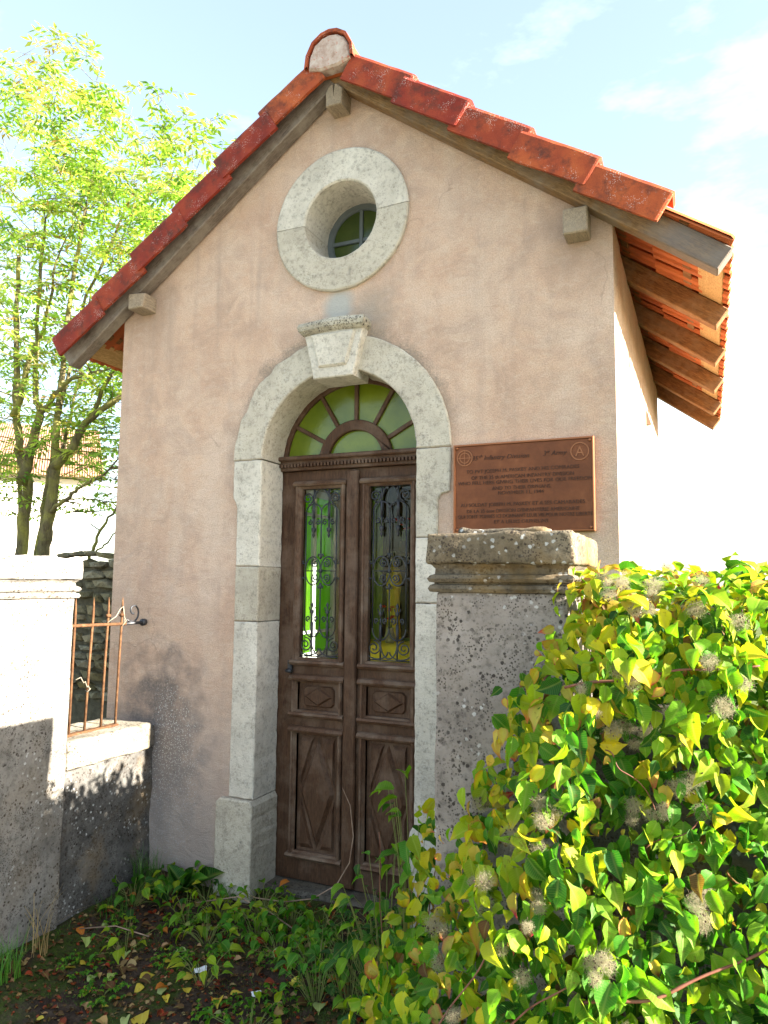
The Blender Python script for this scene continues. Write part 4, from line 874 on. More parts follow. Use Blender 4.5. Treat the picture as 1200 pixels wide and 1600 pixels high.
def pier(x0, x1, y0, y1, zs, label, mats, seed):
    p = empty('stone_pier', ((x0 + x1) / 2, (y0 + y1) / 2, -0.2), label, 'pier'); off = p.location
    q = rock_box('shaft', (x0, x1, y0, y1, -0.25, zs), p, mats[0], 0.012, 0.035, 0.0045, 8, seed)
    h = zs
    r = rect_loft('moulding', x0 + .002, x1 - .002, y0 + .002, y1 - .002, [(0, h - .004), (.014, h - .002), (.020, h + .008), (.014, h + .019), (.004, h + .022), (.004, h + .026), (.016, h + .029), (.022, h + .039), (.015, h + .050), (.003, h + .054), (.001, h + .070), (.012, h + .082), (.02, h + .085)], p, mats[1], seed)
    s_ = rock_box('cap', (x0 - .024, x1 + .022, y0 - .024, y1 + .024, h + .084, h + .180), p, mats[2], 0.011, 0.022, 0.006, 14, seed + 3)
    t_ = rock_box('cap_top', (x0 + .06, x1 - .07, y0 + .05, y1 - .05, h + .172, h + .197), p, mats[2], 0.012, 0.03, 0.008, 15, seed + 6)
    for o_ in (q, r, s_, t_): o_.location = -off
    return p
pier(0.962, 1.372, -1.15, -0.69, 1.530, 'lichen-spotted stone gate pier at right, half hidden by climbing clematis', ('pier_stone', 'cap_stone', 'cap_stone'), 1)
pier(-1.51, -1.100, -1.10, -0.632, 1.470, 'sunlit stone gate pier at the left edge beside the rusty railing', ('pale_pier_stone', 'pale_pier_stone', 'pale_pier_stone'), 2)
lw = empty('low_stone_wall', (-1.25, -0.32, -0.2), 'low weathered stone wall with pale coping between left pier and chapel', 'wall')
for o_ in (rock_box('wall_body', (-1.44, -1.125, -0.640, 0.01, -0.25, 0.632), lw, 'wall_stone', 0.012, 0.035, 0.012, 6, 4), rock_box('coping', (-1.46, -1.100, -0.628, -0.052, 0.634, 0.772), lw, 'coping_stone', 0.014, 0.03, 0.006, 10, 5),
           rock_box('end_stone', (-1.45, -1.118, -0.049, 0.006, 0.634, 0.752), lw, 'wall_stone', 0.012, 0.03, 0.005, 10, 6)): o_.location = -lw.location
rw = empty('low_stone_wall', (1.25, -0.32, -0.2), 'low stone wall behind the right pier, overgrown with clematis', 'wall')
for o_ in (rock_box('wall_body', (1.02, 1.33, -0.70, -0.02, -0.25, 0.632), rw, 'wall_stone', 0.012, 0.06, 0.01, 6, 14), rock_box('coping', (1.0, 1.35, -0.69, -0.05, 0.634, 0.772), rw, 'coping_stone', 0.014, 0.05, 0.006, 10, 15)): o_.location = -rw.location
bw = rock_box('boundary_wall', (1.385, 7.5, -1.06, -0.76, -0.25, 1.18), None, 'wall_stone', 0.02, 0.12, 0.012, 5, 17)
tag(bw, 'grey stone boundary wall buried under the clematis at right', 'wall')
# rusty railing
fe = empty('iron_railing', (-1.22, -0.35, 0.77), 'rusty iron railing of four spiked bars on the low wall', 'railing'); fo = Vector(fe.location)
FXX = -1.22
def fbuild(mb, n_, mat='rusty_iron'): mb.v = [tuple(Vector(q) - fo) for q in mb.v]; return mb.build(n_, mat, fe)
for yb, yt in ((-0.516, -0.512), (-0.415, -0.392), (-0.303, -0.286), (-0.200, -0.184)):
    mb = MB(); mb.tube([(FXX, yb, .77), (FXX, (yb + yt) / 2, 1.12), (FXX, yt, 1.37), (FXX, yt, 1.43), (FXX, yt, 1.465)], [.0068, .0068, .0068, .005, .0008], 8); fbuild(mb, 'bar')
    if yb > -.35:
        mb = MB(); mb.tube([(FXX, yt, 1.355), (FXX, yt, 1.36), (FXX, yt, 1.37), (FXX, yt, 1.375)], [.009, .015, .015, .009], 8); fbuild(mb, 'collar')
mb = MB(); mb.tube([(FXX, -.66, 1.322), (FXX, -.35, 1.319), (FXX, -.155, 1.316)], .009, 8); fbuild(mb, 'rail')
mb = MB(); mb.bbox(FXX - .018, FXX + .018, -.628, -.19, .771, .783, .002); fbuild(mb, 'bottom_rail')
mb = MB(); mb.tube([(FXX, -.16, 1.316), (FXX, -.05, 1.318), (FXX, .01, 1.319)], .0085, 8); mb.tube([(FXX, -.028, 1.319), (FXX, -.004, 1.319)], .02, 8)
mb.tube([(FXX, -.15, 1.34), (FXX, -.12, 1.325)] + [(FXX, -.098 + .040 * math.cos(a), 1.372 + .045 * math.sin(a)) for a in [R(-110 + 14 * i) for i in range(14)]] + [(FXX, -.098 + .022 * math.cos(R(90 + 24 * i)), 1.392 + .022 * math.sin(R(90 + 24 * i))) for i in range(9)], .0055, 6); fbuild(mb, 'wall_hook', 'black_iron')
wr = MB(); wr.tube([(FXX + .01, -.30, 1.33), (FXX + .02, -.25, 1.36), (FXX + .02, -.22, 1.40), (FXX + .012, -.19, 1.415), (FXX + .012, -.175, 1.33), (FXX - .01, -.18, 1.32), (FXX + .012, -.19, 1.31), (FXX + .014, -.165, 1.335), (FXX + .015, -.18, 1.35)], .003, 5)
tag(wr.build('binding_wire', 'pale_wire'), 'pale wire wound round the top of the last railing bar', 'wire')
wr = MB(); wr.tube([(FXX + .012, -.50, 1.05), (FXX + .02, -.475, 1.06), (FXX + .02, -.455, 1.03), (FXX + .015, -.44, 1.035), (FXX + .02, -.43, 1.005), (FXX + .012, -.415, 1.01), (FXX + .014, -.405, .99), (FXX - .01, -.41, .985), (FXX + .014, -.42, .98), (FXX + .014, -.40, .995)], .003, 5)
tag(wr.build('binding_wire', 'pale_wire'), 'pale twisted wire halfway up the second railing bar', 'wire')

# ================================================================== RUBBLE WALL behind the railing
rub = empty('rubble_wall', (-2.4, 1.2, -0.1), 'dark mossy rubble stone wall between the railing and the chapel corner', 'wall'); ro = Vector(rub.location)
mb = MB(); mb.box(-6.5, -1.49, 1.13, 1.42, -.2, 1.70); mb.v = [tuple(Vector(q) - ro) for q in mb.v]; mb.build('core', 'mortar', rub)
sm = []
for k_ in range(8):
    r2 = random.Random(k_); bm = bmesh.new(); bmesh.ops.create_icosphere(bm, subdivisions=1, radius=0.5)
    for q in bm.verts:
        d = q.co.copy(); mx = max(abs(d.x), abs(d.y), abs(d.z)); q.co = d * (0.55 / max(mx, .3)) * .9 + Vector([r2.uniform(-.07, .07) for _ in range(3)])
    me = bpy.data.meshes.new('stone'); bm.to_mesh(me); bm.free(); me.materials.append(M['rubble_stone']); sm.append(me)
zz = -.1; rs = random.Random(3); cnt = 0; far_b = MB()
while zz < 1.76:
    h_ = rs.uniform(.05, .10); xx = -1.50
    while xx > -6.45:
        w_ = rs.uniform(.09, .24)
        o_ = bpy.data.objects.new('stone', rs.choice(sm)); 
        if zz > 0.55 and xx > -3.05: COL.objects.link(o_); o_.parent = rub; cnt += 1
        o_.matrix_local = Matrix.Translation(Vector((xx - w_ / 2, 1.15 + rs.uniform(-.035, .03), zz + h_ / 2 + rs.uniform(-.018, .018))) - ro) @ Matrix.Rotation(rs.uniform(-.16, .16), 4, 'Y') @ Matrix.Diagonal((w_ * rs.uniform(.9, 1.05), .15, h_ * rs.uniform(.8, 1.25), 1))
        if not (zz > 0.55 and xx > -3.05): far_b.add([o_.matrix_local @ q.co for q in o_.data.vertices], [tuple(f.vertices) for f in o_.data.polygons])
        xx -= w_ + .004
    zz += h_ + .003
tag(far_b.build('stone_courses', 'rubble_stone', rub), kind='stuff')

# ================================================================== NEIGHBOUR HOUSE beyond the tree
hs = empty('neighbour_house', (-16.5, 15, -0.1), 'white rendered house with an orange tiled roof behind the tree', 'house')
hs.rotation_euler = (0, 0, R(48)); hs.location = (-17.5, 12.5, -0.1)
mb = MB(); mb.prism([(-7.5, 0), (2.0, 0), (2.0, 4.9), (-7.5, 4.9)], -1.0, 8); mb.build('wall', 'house_render', hs)
m = mk('house_tiles', rough=0.85); wv = m.n.new('ShaderNodeTexWave'); wv.bands_direction = 'X'; wv.inputs['Scale'].default_value = 4.5; wv.inputs['Distortion'].default_value = .4; m.l.new(m.obj(), wv.inputs['Vector'])
m.color(m.mix(m.ramp(m.noise(1.5, 5), [(.35, 0.0), (.7, .6)]), m.ramp(wv.outputs['Fac'], [(0.1, (.30, .13, .07)), (.6, (.46, .24, .15))]), (.38, .22, .15))); m.bump(wv.outputs['Fac'], .9, .05)
mb = MB(); mb.add([(-7.8, -1.4, 4.75), (2.3, -1.4, 4.75), (2.3, 3.5, 7.0), (-7.8, 3.5, 7.0), (2.3, 8.4, 4.75), (-7.8, 8.4, 4.75), (-7.8, -1.4, 4.9), (2.3, -1.4, 4.9), (2.3, 3.5, 7.15), (-7.8, 3.5, 7.15), (2.3, 8.4, 4.9), (-7.8, 8.4, 4.9)], [(0, 1, 2, 3), (3, 2, 4, 5), (6, 7, 8, 9), (9, 8, 10, 11), (0, 1, 7, 6), (1, 2, 8, 7), (2, 4, 10, 8), (4, 5, 11, 10), (5, 3, 9, 11), (3, 0, 6, 9)]); mb.build('roof', 'house_tiles', hs)
mb = MB(); mb.add([(2.0, -1.0, 4.85), (2.0, 8, 4.85), (2.0, 3.5, 6.95), (1.8, -1.0, 4.85), (1.8, 8, 4.85), (1.8, 3.5, 6.95)], [(0, 1, 2), (3, 5, 4), (0, 2, 5, 3), (1, 4, 5, 2), (0, 3, 4, 1)]); mb.build('gable', 'house_render', hs)

# ================================================================== LEAVES: shapes and batches
def leaf_shape(seed, wide=1.0, fold=None, curl=None, rows_=6, cordate=True):
    r2 = random.Random(seed); fold = r2.uniform(.15, .85) if fold is None else fold; curl = r2.uniform(.2, 1.5) if curl is None else curl
    tw = r2.uniform(-.9, .9); T = [0, .10, .27, .5, .74, 1.0]; Wd = [.05, .24, .31, .245, .10, .0] if cordate else [.02, .12, .2, .2, .12, 0]
    vs_, uv = [], []
    for t_, w_ in zip(T, Wd):
        a = curl * t_; cxx = (math.sin(a) / curl) if curl > .01 else t_; czz = -(1 - math.cos(a)) / curl if curl > .01 else 0
        nx, nz_ = math.sin(a), math.cos(a)
        for k_ in (-1, -.5, 0, .5, 1):
            yy = k_ * w_ * wide * (1 + .20 * r2.uniform(-1, 1)); up = abs(k_) * w_ * fold * 1.1 + .03 * r2.uniform(-1, 1) * abs(k_)
            if t_ == 0 and abs(k_) == 1: back = -.05
            else: back = 0
            yy2 = yy * math.cos(tw * t_) - up * math.sin(tw * t_); up2 = yy * math.sin(tw * t_) + up * math.cos(tw * t_)
            vs_.append((cxx + up2 * nx + back, yy2, czz + up2 * nz_)); uv.append((t_ * 4, k_ * w_ * wide))
    fs_ = []
    for a in range(4):
        for k_ in range(4): q = a * 5 + k_; fs_ += [(q, q + 5, q + 6), (q, q + 6, q + 1)]
    for k_ in range(4): fs_.append((20 + k_, 27, 21 + k_))
    return np.array(vs_), np.array(fs_), np.array(uv), np.repeat(np.array(T), 5)
SHAPES = [leaf_shape(i) for i in range(18)]
LONG = [leaf_shape(50 + i, wide=1.0, cordate=False) for i in range(4)]
CLS = {  # base, edge or tip tint, chance of a tint
 'deep': ((.016, .085, .010), (.03, .11, .012), .1), 'green': ((.045, .175, .012), (.12, .24, .02), .25), 'fresh': ((.125, .28, .012), (.30, .36, .03), .3),
 'lime': ((.24, .335, .010), (.44, .36, .02), .5), 'yellow': ((.47, .43, .016), (.44, .10, .03), .6), 'blush': ((.46, .36, .06), (.38, .015, .06), 1.0), 'brown': ((.16, .075, .025), (.07, .03, .015), .8)}
def leaf_cols(shape, cls, r2):
    b, e_, ch = CLS[cls]; v, f, uv, t = shape; j = r2.uniform(.62, 1.12); b = np.array(b) * j * np.array([r2.uniform(.9, 1.15), 1, r2.uniform(.8, 1.2)])
    out = np.repeat(b[None], len(v), 0)
    if r2.random() < ch:
        m_ = np.clip((t - r2.uniform(.45, .8)) / .25, 0, 1)
        ed = np.abs(np.tile([-1, -.5, 0, .5, 1], 6)); 
        if r2.random() < .5: m_ = np.maximum(m_, np.clip((ed - .55) * 2, 0, 1) * r2.uniform(.2, .9))
        out = out * (1 - m_[:, None]) + np.array(e_)[None] * m_[:, None]
    return out
def np_mesh(name, V, Fc, Cc=None, UV=None, smooth=True):
    me = bpy.data.meshes.new(name); nv, nf = len(V), len(Fc)
    me.vertices.add(nv); me.vertices.foreach_set('co', np.ascontiguousarray(V, dtype=np.float32).ravel())
    k_ = Fc.shape[1]; me.loops.add(nf * k_); me.loops.foreach_set('vertex_index', np.ascontiguousarray(Fc, dtype=np.int32).ravel())
    me.polygons.add(nf); me.polygons.foreach_set('loop_start', np.arange(0, nf * k_, k_, dtype=np.int32)); me.polygons.foreach_set('loop_total', np.full(nf, k_, dtype=np.int32))
    me.polygons.foreach_set('use_smooth', np.full(nf, smooth))
    me.update(calc_edges=True)
    if Cc is not None:
        ca = me.color_attributes.new('Col', 'FLOAT_COLOR', 'POINT'); ca.data.foreach_set('color', np.concatenate([Cc, np.ones((nv, 1))], 1).astype(np.float32).ravel())
    if UV is not None:
        ul = me.uv_layers.new(name='leaf'); ul.data.foreach_set('uv', UV[Fc.ravel()].astype(np.float32).ravel())
    me.validate(); return me
VAR = {}
def variants(cls, kind='leaf', n=6, mat='leaf'):
    key_ = (cls, kind, mat)
    if key_ not in VAR:
        src = SHAPES if kind == 'leaf' else LONG; r2 = random.Random(str(key_)); L_ = []
        for i in range(n):
            s_ = src[(i * 3 + len(cls)) % len(src)]; me = np_mesh('leaf', s_[0], s_[1], leaf_cols(s_, cls, r2), s_[2]); me.materials.append(M[mat]); L_.append(me)
        VAR[key_] = L_
    return VAR[key_]
def leaf_frame(pos, tip, nrm, size, sx=1.0):
    d = Vector(tip).normalized(); n_ = Vector(nrm); n_ = n_ - d * n_.dot(d); n_ = n_.normalized() if n_.length > 1e-5 else d.orthogonal().normalized(); u = n_.cross(d)
    return Matrix(((d.x * size, u.x * size * sx, n_.x * size, pos[0]), (d.y * size, u.y * size * sx, n_.y * size, pos[1]), (d.z * size, u.z * size * sx, n_.z * size, pos[2]), (0, 0, 0, 1)))
class Batch:
    def __init__(s): s.V, s.F, s.C, s.U, s.n = [], [], [], [], 0
    def add(s, shape, cols, mat):
        A = np.array(mat); v = shape[0] @ A[:3, :3].T + A[:3, 3]; s.V.append(v); s.F.append(shape[1] + s.n); s.C.append(cols); s.U.append(shape[2]); s.n += len(v)
    def build(s, name, mat, parent=None):
        me = np_mesh(name, np.concatenate(s.V), np.concatenate(s.F), np.concatenate(s.C), np.concatenate(s.U)); return link(name, me, parent, [mat])

# ================================================================== TREES beyond the rubble wall
LEAFLET = (np.array([(0, 0, 0), (.42, .17, .03), (.42, -.17, .03), (.5, 0, -.02), (1, 0, -.1)], float), np.array([(0, 2, 3), (0, 3, 1), (3, 2, 4), (3, 4, 1)]), np.zeros((5, 2)), None)
def tree(name, label, base, stems, targets, seed, leafy=1.0):
    r2 = random.Random(seed); t = empty(name, base, label, 'tree'); bo = Vector(base)
    nodes = []; tb = MB()
    for pts, r0, r1 in stems:
        n_ = len(pts); P_ = [Vector(p) for p in pts]; fine = []
        for i in range(n_ - 1):
            for k_ in range(5): fine.append(P_[i].lerp(P_[i + 1], k_ / 5) + Vector([r2.uniform(-.012, .012) for _ in range(3)]))
        fine.append(P_[-1]); m_ = len(fine); r0 *= .78; r1 *= .8
        for p in fine[2:]: nodes.append((p, 0))
        tb.tube([p - bo for p in fine], [(r0 + (r1 - r0) * i / (m_ - 1)) * (1 + .08 * math.sin(i * 1.7)) for i in range(m_)], 9)
    tr_ = tb.build('trunk', 'bark', t)
    br = MB(); fb = Batch(); cap_ = len(nodes) + 4 * len(targets); NP = np.zeros((cap_, 3)); ND = np.zeros(cap_); nn = len(nodes)
    for i, (q, dep) in enumerate(nodes): NP[i] = q[:]
    T0 = np.array([p[:] for p in targets]); dmin = np.array([np.sqrt(((NP[:nn] - p) ** 2).sum(1)).min() for p in T0]); tg = [targets[i] for i in np.argsort(dmin)]
    for p in tg:
        dd = np.sqrt(((NP[:nn] - np.array(p[:])) ** 2).sum(1)) + np.maximum(0, NP[:nn, 2] - p.z) * 1.5 + ND[:nn] * .05
        bi = int(dd.argmin()); q = Vector(NP[bi]); dep = float(ND[bi]); L_ = (p - q).length
        if L_ < .05: continue
        mid = q.lerp(p, .5) + Vector((r2.uniform(-.1, .1), r2.uniform(-.1, .1), r2.uniform(-.05, .12))) * L_
        path = [q.lerp(mid, k_ / 3).lerp(mid.lerp(p, k_ / 3), k_ / 3) for k_ in range(4)]
        r_ = max(.0032, .017 * (.76 ** dep) * min(1.0, L_ * 1.3)); br.tube([v - bo for v in path], [r_, r_ * .85, r_ * .65, r_ * .4], 5, cap=False)
        for v in path[1:]: NP[nn] = v[:]; ND[nn] = dep + 1; nn += 1
        # pinnate leaves along the outer half
        hfrac = min(1, max(0, (p.z - 3.0) / 1.6))
        if r2.random() > (.40 + .36 * hfrac) * leafy: continue
        for k_ in range(r2.randint(2, 4)):
            s0 = path[1].lerp(path[3], r2.random()); az = r2.uniform(0, 6.28); ax_ = Vector((math.cos(az), math.sin(az), r2.uniform(-.25, .55))).normalized()
            ll = r2.uniform(.13, .24); sd = ax_.cross(Vector((0, 0, 1))).normalized(); up = sd.cross(ax_)
            cc = r2.random(); base_c = np.array((.27, .36, .09) if cc < .55 else ((.13, .23, .05) if cc < .72 else ((.42, .42, .15) if cc < .96 else (.38, .23, .10)))) * r2.uniform(.8, 1.2)
            br.tube([s0 - bo, s0 + ax_ * ll * .5 - bo, s0 + ax_ * ll - Vector((0, 0, ll * .2)) - bo], [.0022, .0018, .001], 3, cap=False)
            for w_ in range(7):
                f_ = (.35, .35, .65, .65, .92, .92, 1.0)[w_]; sg = (1, -1, 1, -1, 1, -1, 0)[w_]
                o_ = s0 + ax_ * ll * f_ - Vector((0, 0, ll * .2 * f_ * f_)); tip = ax_ * (.55 if sg else 1) + sd * sg * .9 + Vector((r2.uniform(-.3, .3), r2.uniform(-.3, .3), r2.uniform(-.75, .05)))
                fb.add(LEAFLET, np.repeat((base_c * r2.uniform(.85, 1.15))[None], 5, 0), leaf_frame(o_ - bo, tip, up + Vector((r2.uniform(-.5, .5), r2.uniform(-.5, .5), 0)), r2.uniform(.06, .105)))
    tag(br.build('branches', 'bark', t), kind='stuff')
    if fb.V: tag(fb.build('crown', 'tree_leaf', t), kind='stuff')
    return t
def S3(pts, y0, y1): n_ = len(pts); return [(a, y0 + (y1 - y0) * i / max(1, n_ - 1), b) for i, (a, b) in enumerate(pts)]
r3 = random.Random(11)
def crown_pts(n, x0, x1, y0, y1, top):
    out = []
    while len(out) < n:
        x_ = r3.uniform(x0, x1); y_ = r3.uniform(y0, y1); z_ = r3.uniform(2.5, 7.4)
        tz = top(x_) + .5 * nz((x_, y_, 2), 1.2) - .25 * abs(y_ - 1.9)
        if z_ < tz and (z_ > 3.6 or r3.random() < .55) and not (x_ > -2.3 and z_ < 3.6) and noise.noise(Vector((x_, y_, z_)) * 1.5 + Vector((5, 1, 2))) > -.30: out.append(Vector((x_, y_, z_)))
    return out
def low_pts(n, x0, x1): return [Vector((r3.uniform(x0, x1), r3.uniform(1.45, 2.6), r3.uniform(2.25, 3.9))) for _ in range(n)]
top_a = lambda x_: 7.2 - 0.10 * (x_ + 5.0) if x_ < -4.1 else 7.0 - .62 * (x_ + 4.1)
top_b = lambda x_: 6.35 - .75 * max(0, -(x_ + 3.6)) if x_ < -3.6 else 6.62 - .62 * (x_ + 3.6)
tree('elder_tree', 'thick-stemmed elder tree nearest the left photo edge, yellowing leaves', (-4.4, 1.75, -0.1),
     [(S3([(-4.42, -.1), (-4.42, 1.0), (-4.42, 1.9), (-4.44, 2.53), (-4.61, 2.86), (-4.72, 3.26), (-4.85, 4.2), (-4.9, 5.0)], 1.75, 1.95), .095, .025),
      (S3([(-4.44, 2.50), (-4.33, 2.9), (-4.24, 3.22), (-4.3, 3.38), (-4.34, 4.1), (-4.3, 5.2)], 1.78, 1.75), .07, .015),
      (S3([(-4.24, 3.2), (-4.0, 3.35), (-3.76, 3.47), (-3.46, 3.48), (-3.17, 3.48)], 1.78, 1.6), .04, .010),
      (S3([(-4.5, 0.0), (-4.62, 1.2), (-4.7, 2.2), (-4.86, 3.2), (-5.1, 4.4)], 1.9, 2.1), .05, .012), (S3([(-4.36, .6), (-4.3, 1.6), (-4.28, 2.6), (-4.12, 3.6), (-4.1, 4.6)], 1.9, 2.2), .038, .010),
      (S3([(-4.72, 3.22), (-4.58, 3.47), (-4.46, 3.78), (-4.3, 3.96), (-4.2, 4.02), (-4.05, 4.7)], 1.85, 1.7), .05, .014)],
     [*crown_pts(950, -6.6, -3.4, .9, 3.2, top_a), *low_pts(170, -5.6, -3.6)], 21)
tree('elder_tree', 'forked elder tree growing close to the chapel, branches reaching under the eaves', (-4.0, 1.7, -0.1),
     [(S3([(-4.06, -.1), (-4.05, 1.0), (-4.03, 1.88), (-3.97, 2.2), (-3.93, 2.63), (-3.96, 2.88), (-3.97, 3.19), (-3.9, 4.2), (-3.75, 5.2)], 1.70, 1.75), .10, .02),
      (S3([(-3.93, 2.62), (-3.72, 2.82), (-3.64, 3.05), (-3.38, 3.2), (-3.1, 3.38), (-2.8, 3.9), (-2.7, 4.5)], 1.70, 1.9), .06, .014),
      (S3([(-4.2, 1.0), (-4.14, 1.88), (-4.15, 2.33), (-4.14, 2.73), (-4.18, 3.08), (-3.9, 4.4), (-3.4, 5.4)], 1.72, 2.0), .05, .012),
      (S3([(-3.96, 2.2), (-3.68, 2.31), (-3.46, 2.41), (-3.16, 2.48), (-2.7, 2.8)], 1.70, 1.5), .03, .006),
      (S3([(-3.66, 3.03), (-3.4, 3.6), (-3.15, 4.3), (-2.9, 5.0)], 1.8, 2.0), .03, .010)],
     [*crown_pts(950, -4.4, -1.9, 1.3, 3.2, top_b), *low_pts(220, -4.3, -2.5)], 22)
tree('sapling', 'thin bare-stemmed sapling leaning behind the rubble wall', (-3.5, 1.7, -0.1),
     [(S3([(-3.55, -.1), (-3.48, 1.0), (-3.4, 1.78), (-3.3, 2.0), (-3.14, 2.2), (-2.95, 2.45)], 1.68, 1.7), .030, .008), (S3([(-3.38, 1.8), (-3.2, 1.9), (-3.05, 2.05), (-2.9, 2.1)], 1.69, 1.66), .012, .005)],
     [Vector((r3.uniform(-3.6, -2.6), r3.uniform(1.55, 1.8), r3.uniform(2.1, 2.9))) for _ in range(26)], 23, .12)

# ================================================================== CLEMATIS over the right pier and wall
vine = empty('clematis_vine', (1.7, -1.3, -0.1), 'sprawling yellow-green clematis with fluffy seed heads smothering the right wall', 'climbing plant'); vo = Vector(vine.location)
# left limit of the mass at height z
LIM = [(0.0, 0.66), (0.32, 0.80), (0.47, 0.87), (0.61, 0.95), (0.71, 1.03), (0.89, 1.07), (1.06, 1.19), (1.20, 1.23), (1.30, 1.30), (1.41, 1.345), (1.53, 1.39), (1.70, 1.46)]
def lim(z_):
    for (a, xa), (b, xb) in zip(LIM, LIM[1:]):
        if a <= z_ <= b: return xa + (xb - xa) * (z_ - a) / (b - a)
    return LIM[-1][1]
def hedge_top(x_): return 1.555 + .05 * nz((x_, 3, 1), 3.1) + .025 * nz((x_, 7, 1), 11) + .03 * max(0, min(1, (x_ - 1.75) / .15))
def front(x_, z_):
    e = max(0.0, min(1.0, (x_ - lim(z_)) / .22)); e = e * e * (3 - 2 * e)
    y_ = -1.30 - .27 * e + (.16 + .34 * max(0, min(1, (z_ - .75) / .35))) * max(0.0, x_ - max(1.28, lim(z_) + .16)) - .10 * max(0, min(1, (1.1 - z_) / 1.0))
    y_ += -.09 * nz((x_, 0, z_), 3.6) - .06 * nz((x_, 5, z_), 8) + .30 * max(0, z_ - 1.38) / .15 * .5
    return min(y_, -1.15 - .05 * nz((x_, 3, z_), 5))
rl = random.Random(5); spots = []
def pick(z_, depth, x_):
    """colour class: the outer left fringe and the top are yellower, the inside greener"""
    yel = .12 + .6 * max(0, 1 - abs(x_ - lim(z_)) / .5) + .35 * max(0, min(1, (z_ - 1.2) / .3)) + .16 + .4 * nz((x_ * 1.0, 9, z_), 2.4)
    q = rl.random()
    if depth > .14: return rl.choice(['deep', 'green', 'green', 'fresh', 'brown'])
    yel *= .45 + .55 * max(0, min(1, (z_ - .55) / .6 + (1.55 - x_)))
    eg = max(0, 1 - abs(x_ - lim(z_)) / .38)
    if rl.random() < eg * .36: return rl.choice(['yellow', 'blush', 'yellow', 'lime', 'blush'])
    if q < yel * .42: return rl.choice(['yellow', 'yellow', 'lime', 'blush', 'lime', 'yellow'])
    if q < yel * .42 + .16 + yel * .28: return rl.choice(['lime', 'fresh', 'lime'])
    if q > .975: return 'brown'
    return rl.choice(['green', 'fresh', 'green', 'deep', 'green', 'fresh'])
while len(spots) < 7800:
    z_ = rl.uniform(0.0, 1.70); x_ = rl.uniform(.6, 3.3); L_ = lim(z_)
    edge = x_ - L_
    if edge < rl.uniform(-.07, .05): continue
    if z_ > hedge_top(x_) + rl.uniform(-.03, .05): continue
    if x_ > 2.3 and rl.random() < .5: continue
    dp = abs(rl.gauss(0, .11)) if rl.random() < .75 else rl.uniform(0, .32)
    y_ = front(x_, z_) + dp - .02
    if edge < .05 and z_ < 1.5: y_ = max(y_, -1.40 + rl.uniform(-.05, .06))
    spots.append((x_, y_, z_, dp))
# growth on top of and behind the wall
for _ in range(1000): spots.append((rl.uniform(1.04, 1.38), rl.uniform(-.13, -.004), rl.uniform(.28, 1.25), .02))
for _ in range(3800):
    x_ = rl.uniform(1.05, 1.75); spots.append((x_, rl.uniform(-.70, -.004 if x_ < 1.42 else .15), rl.uniform(.25, 1.42), .02))
for _ in range(1300):
    x_ = rl.uniform(1.36, 3.2); y_ = rl.uniform(-1.25, -.45); spots.append((x_, y_, hedge_top(x_) - rl.uniform(-.03, .10), rl.uniform(0, .1)))
for _ in range(3000):
    x_ = rl.uniform(1.02, 1.85); y_ = rl.uniform(-.70, -.03); top_ = 1.41 + .09 * nz((x_, y_, 3), 6); spots.append((x_, y_, top_ - abs(rl.gauss(0, .26)), .02))
# thin fringe on the pier's left side and at its foot
for _ in range(320):
    x_ = rl.uniform(.70, .95); y_ = rl.uniform(-1.12, -.80); z_ = rl.uniform(.15, .92); 
    if x_ > .60 + .34 * z_ - .02 * 0: spots.append((x_, y_, z_, .05 if rl.random() < .5 else .13))
cand = []
for x_, y_, z_, dp in spots:
    cls = pick(z_, dp, x_); out = Vector((.15 * rl.uniform(-1, 1) - (.35 if x_ - lim(z_) < .15 else 0), -1, .25))
    tip = Vector((rl.gauss(0, .5), rl.gauss(-.3, .35), rl.gauss(-.7, .35))); nr = out + Vector((rl.gauss(0, .8), rl.gauss(0, .5), rl.gauss(.4, .7)))
    if z_ > hedge_top(x_) - .07: tip = Vector((rl.uniform(-.9, .9), rl.uniform(-.8, .3), rl.uniform(-.5, .7))); nr = Vector((rl.uniform(-.5, .5), rl.uniform(-.6, .2), 1))
    sz = rl.choice((rl.uniform(.028, .048), rl.uniform(.044, .064), rl.uniform(.058, .086))) * (1 if cls not in ('brown',) else .8)
    vis = dp * 6 + (3 if x_ > 1.88 or y_ > -1.15 or z_ < .42 else 0) + rl.random() * .5
    cand.append((vis, Vector((x_, y_, z_)), tip, nr, sz, cls))
cand.sort(key=lambda q: q[0]); fb = Batch()
near_i = set(rl.sample(range(min(700, len(cand))), 285))
for i, (vis, p, tip, nr, sz, cls) in enumerate(cand):
    mt = leaf_frame(p - vo, tip, nr, sz, rl.uniform(.85, 1.1))
    if i in near_i:
        o_ = bpy.data.objects.new('leaf', rl.choice(variants(cls))); COL.objects.link(o_); o_.parent = vine; o_.matrix_local = mt
    else:
        s_ = rl.choice(SHAPES); fb.add(s_, leaf_cols(s_, cls, rl), mt)
tag(fb.build('foliage', 'leaf', vine), kind='stuff')
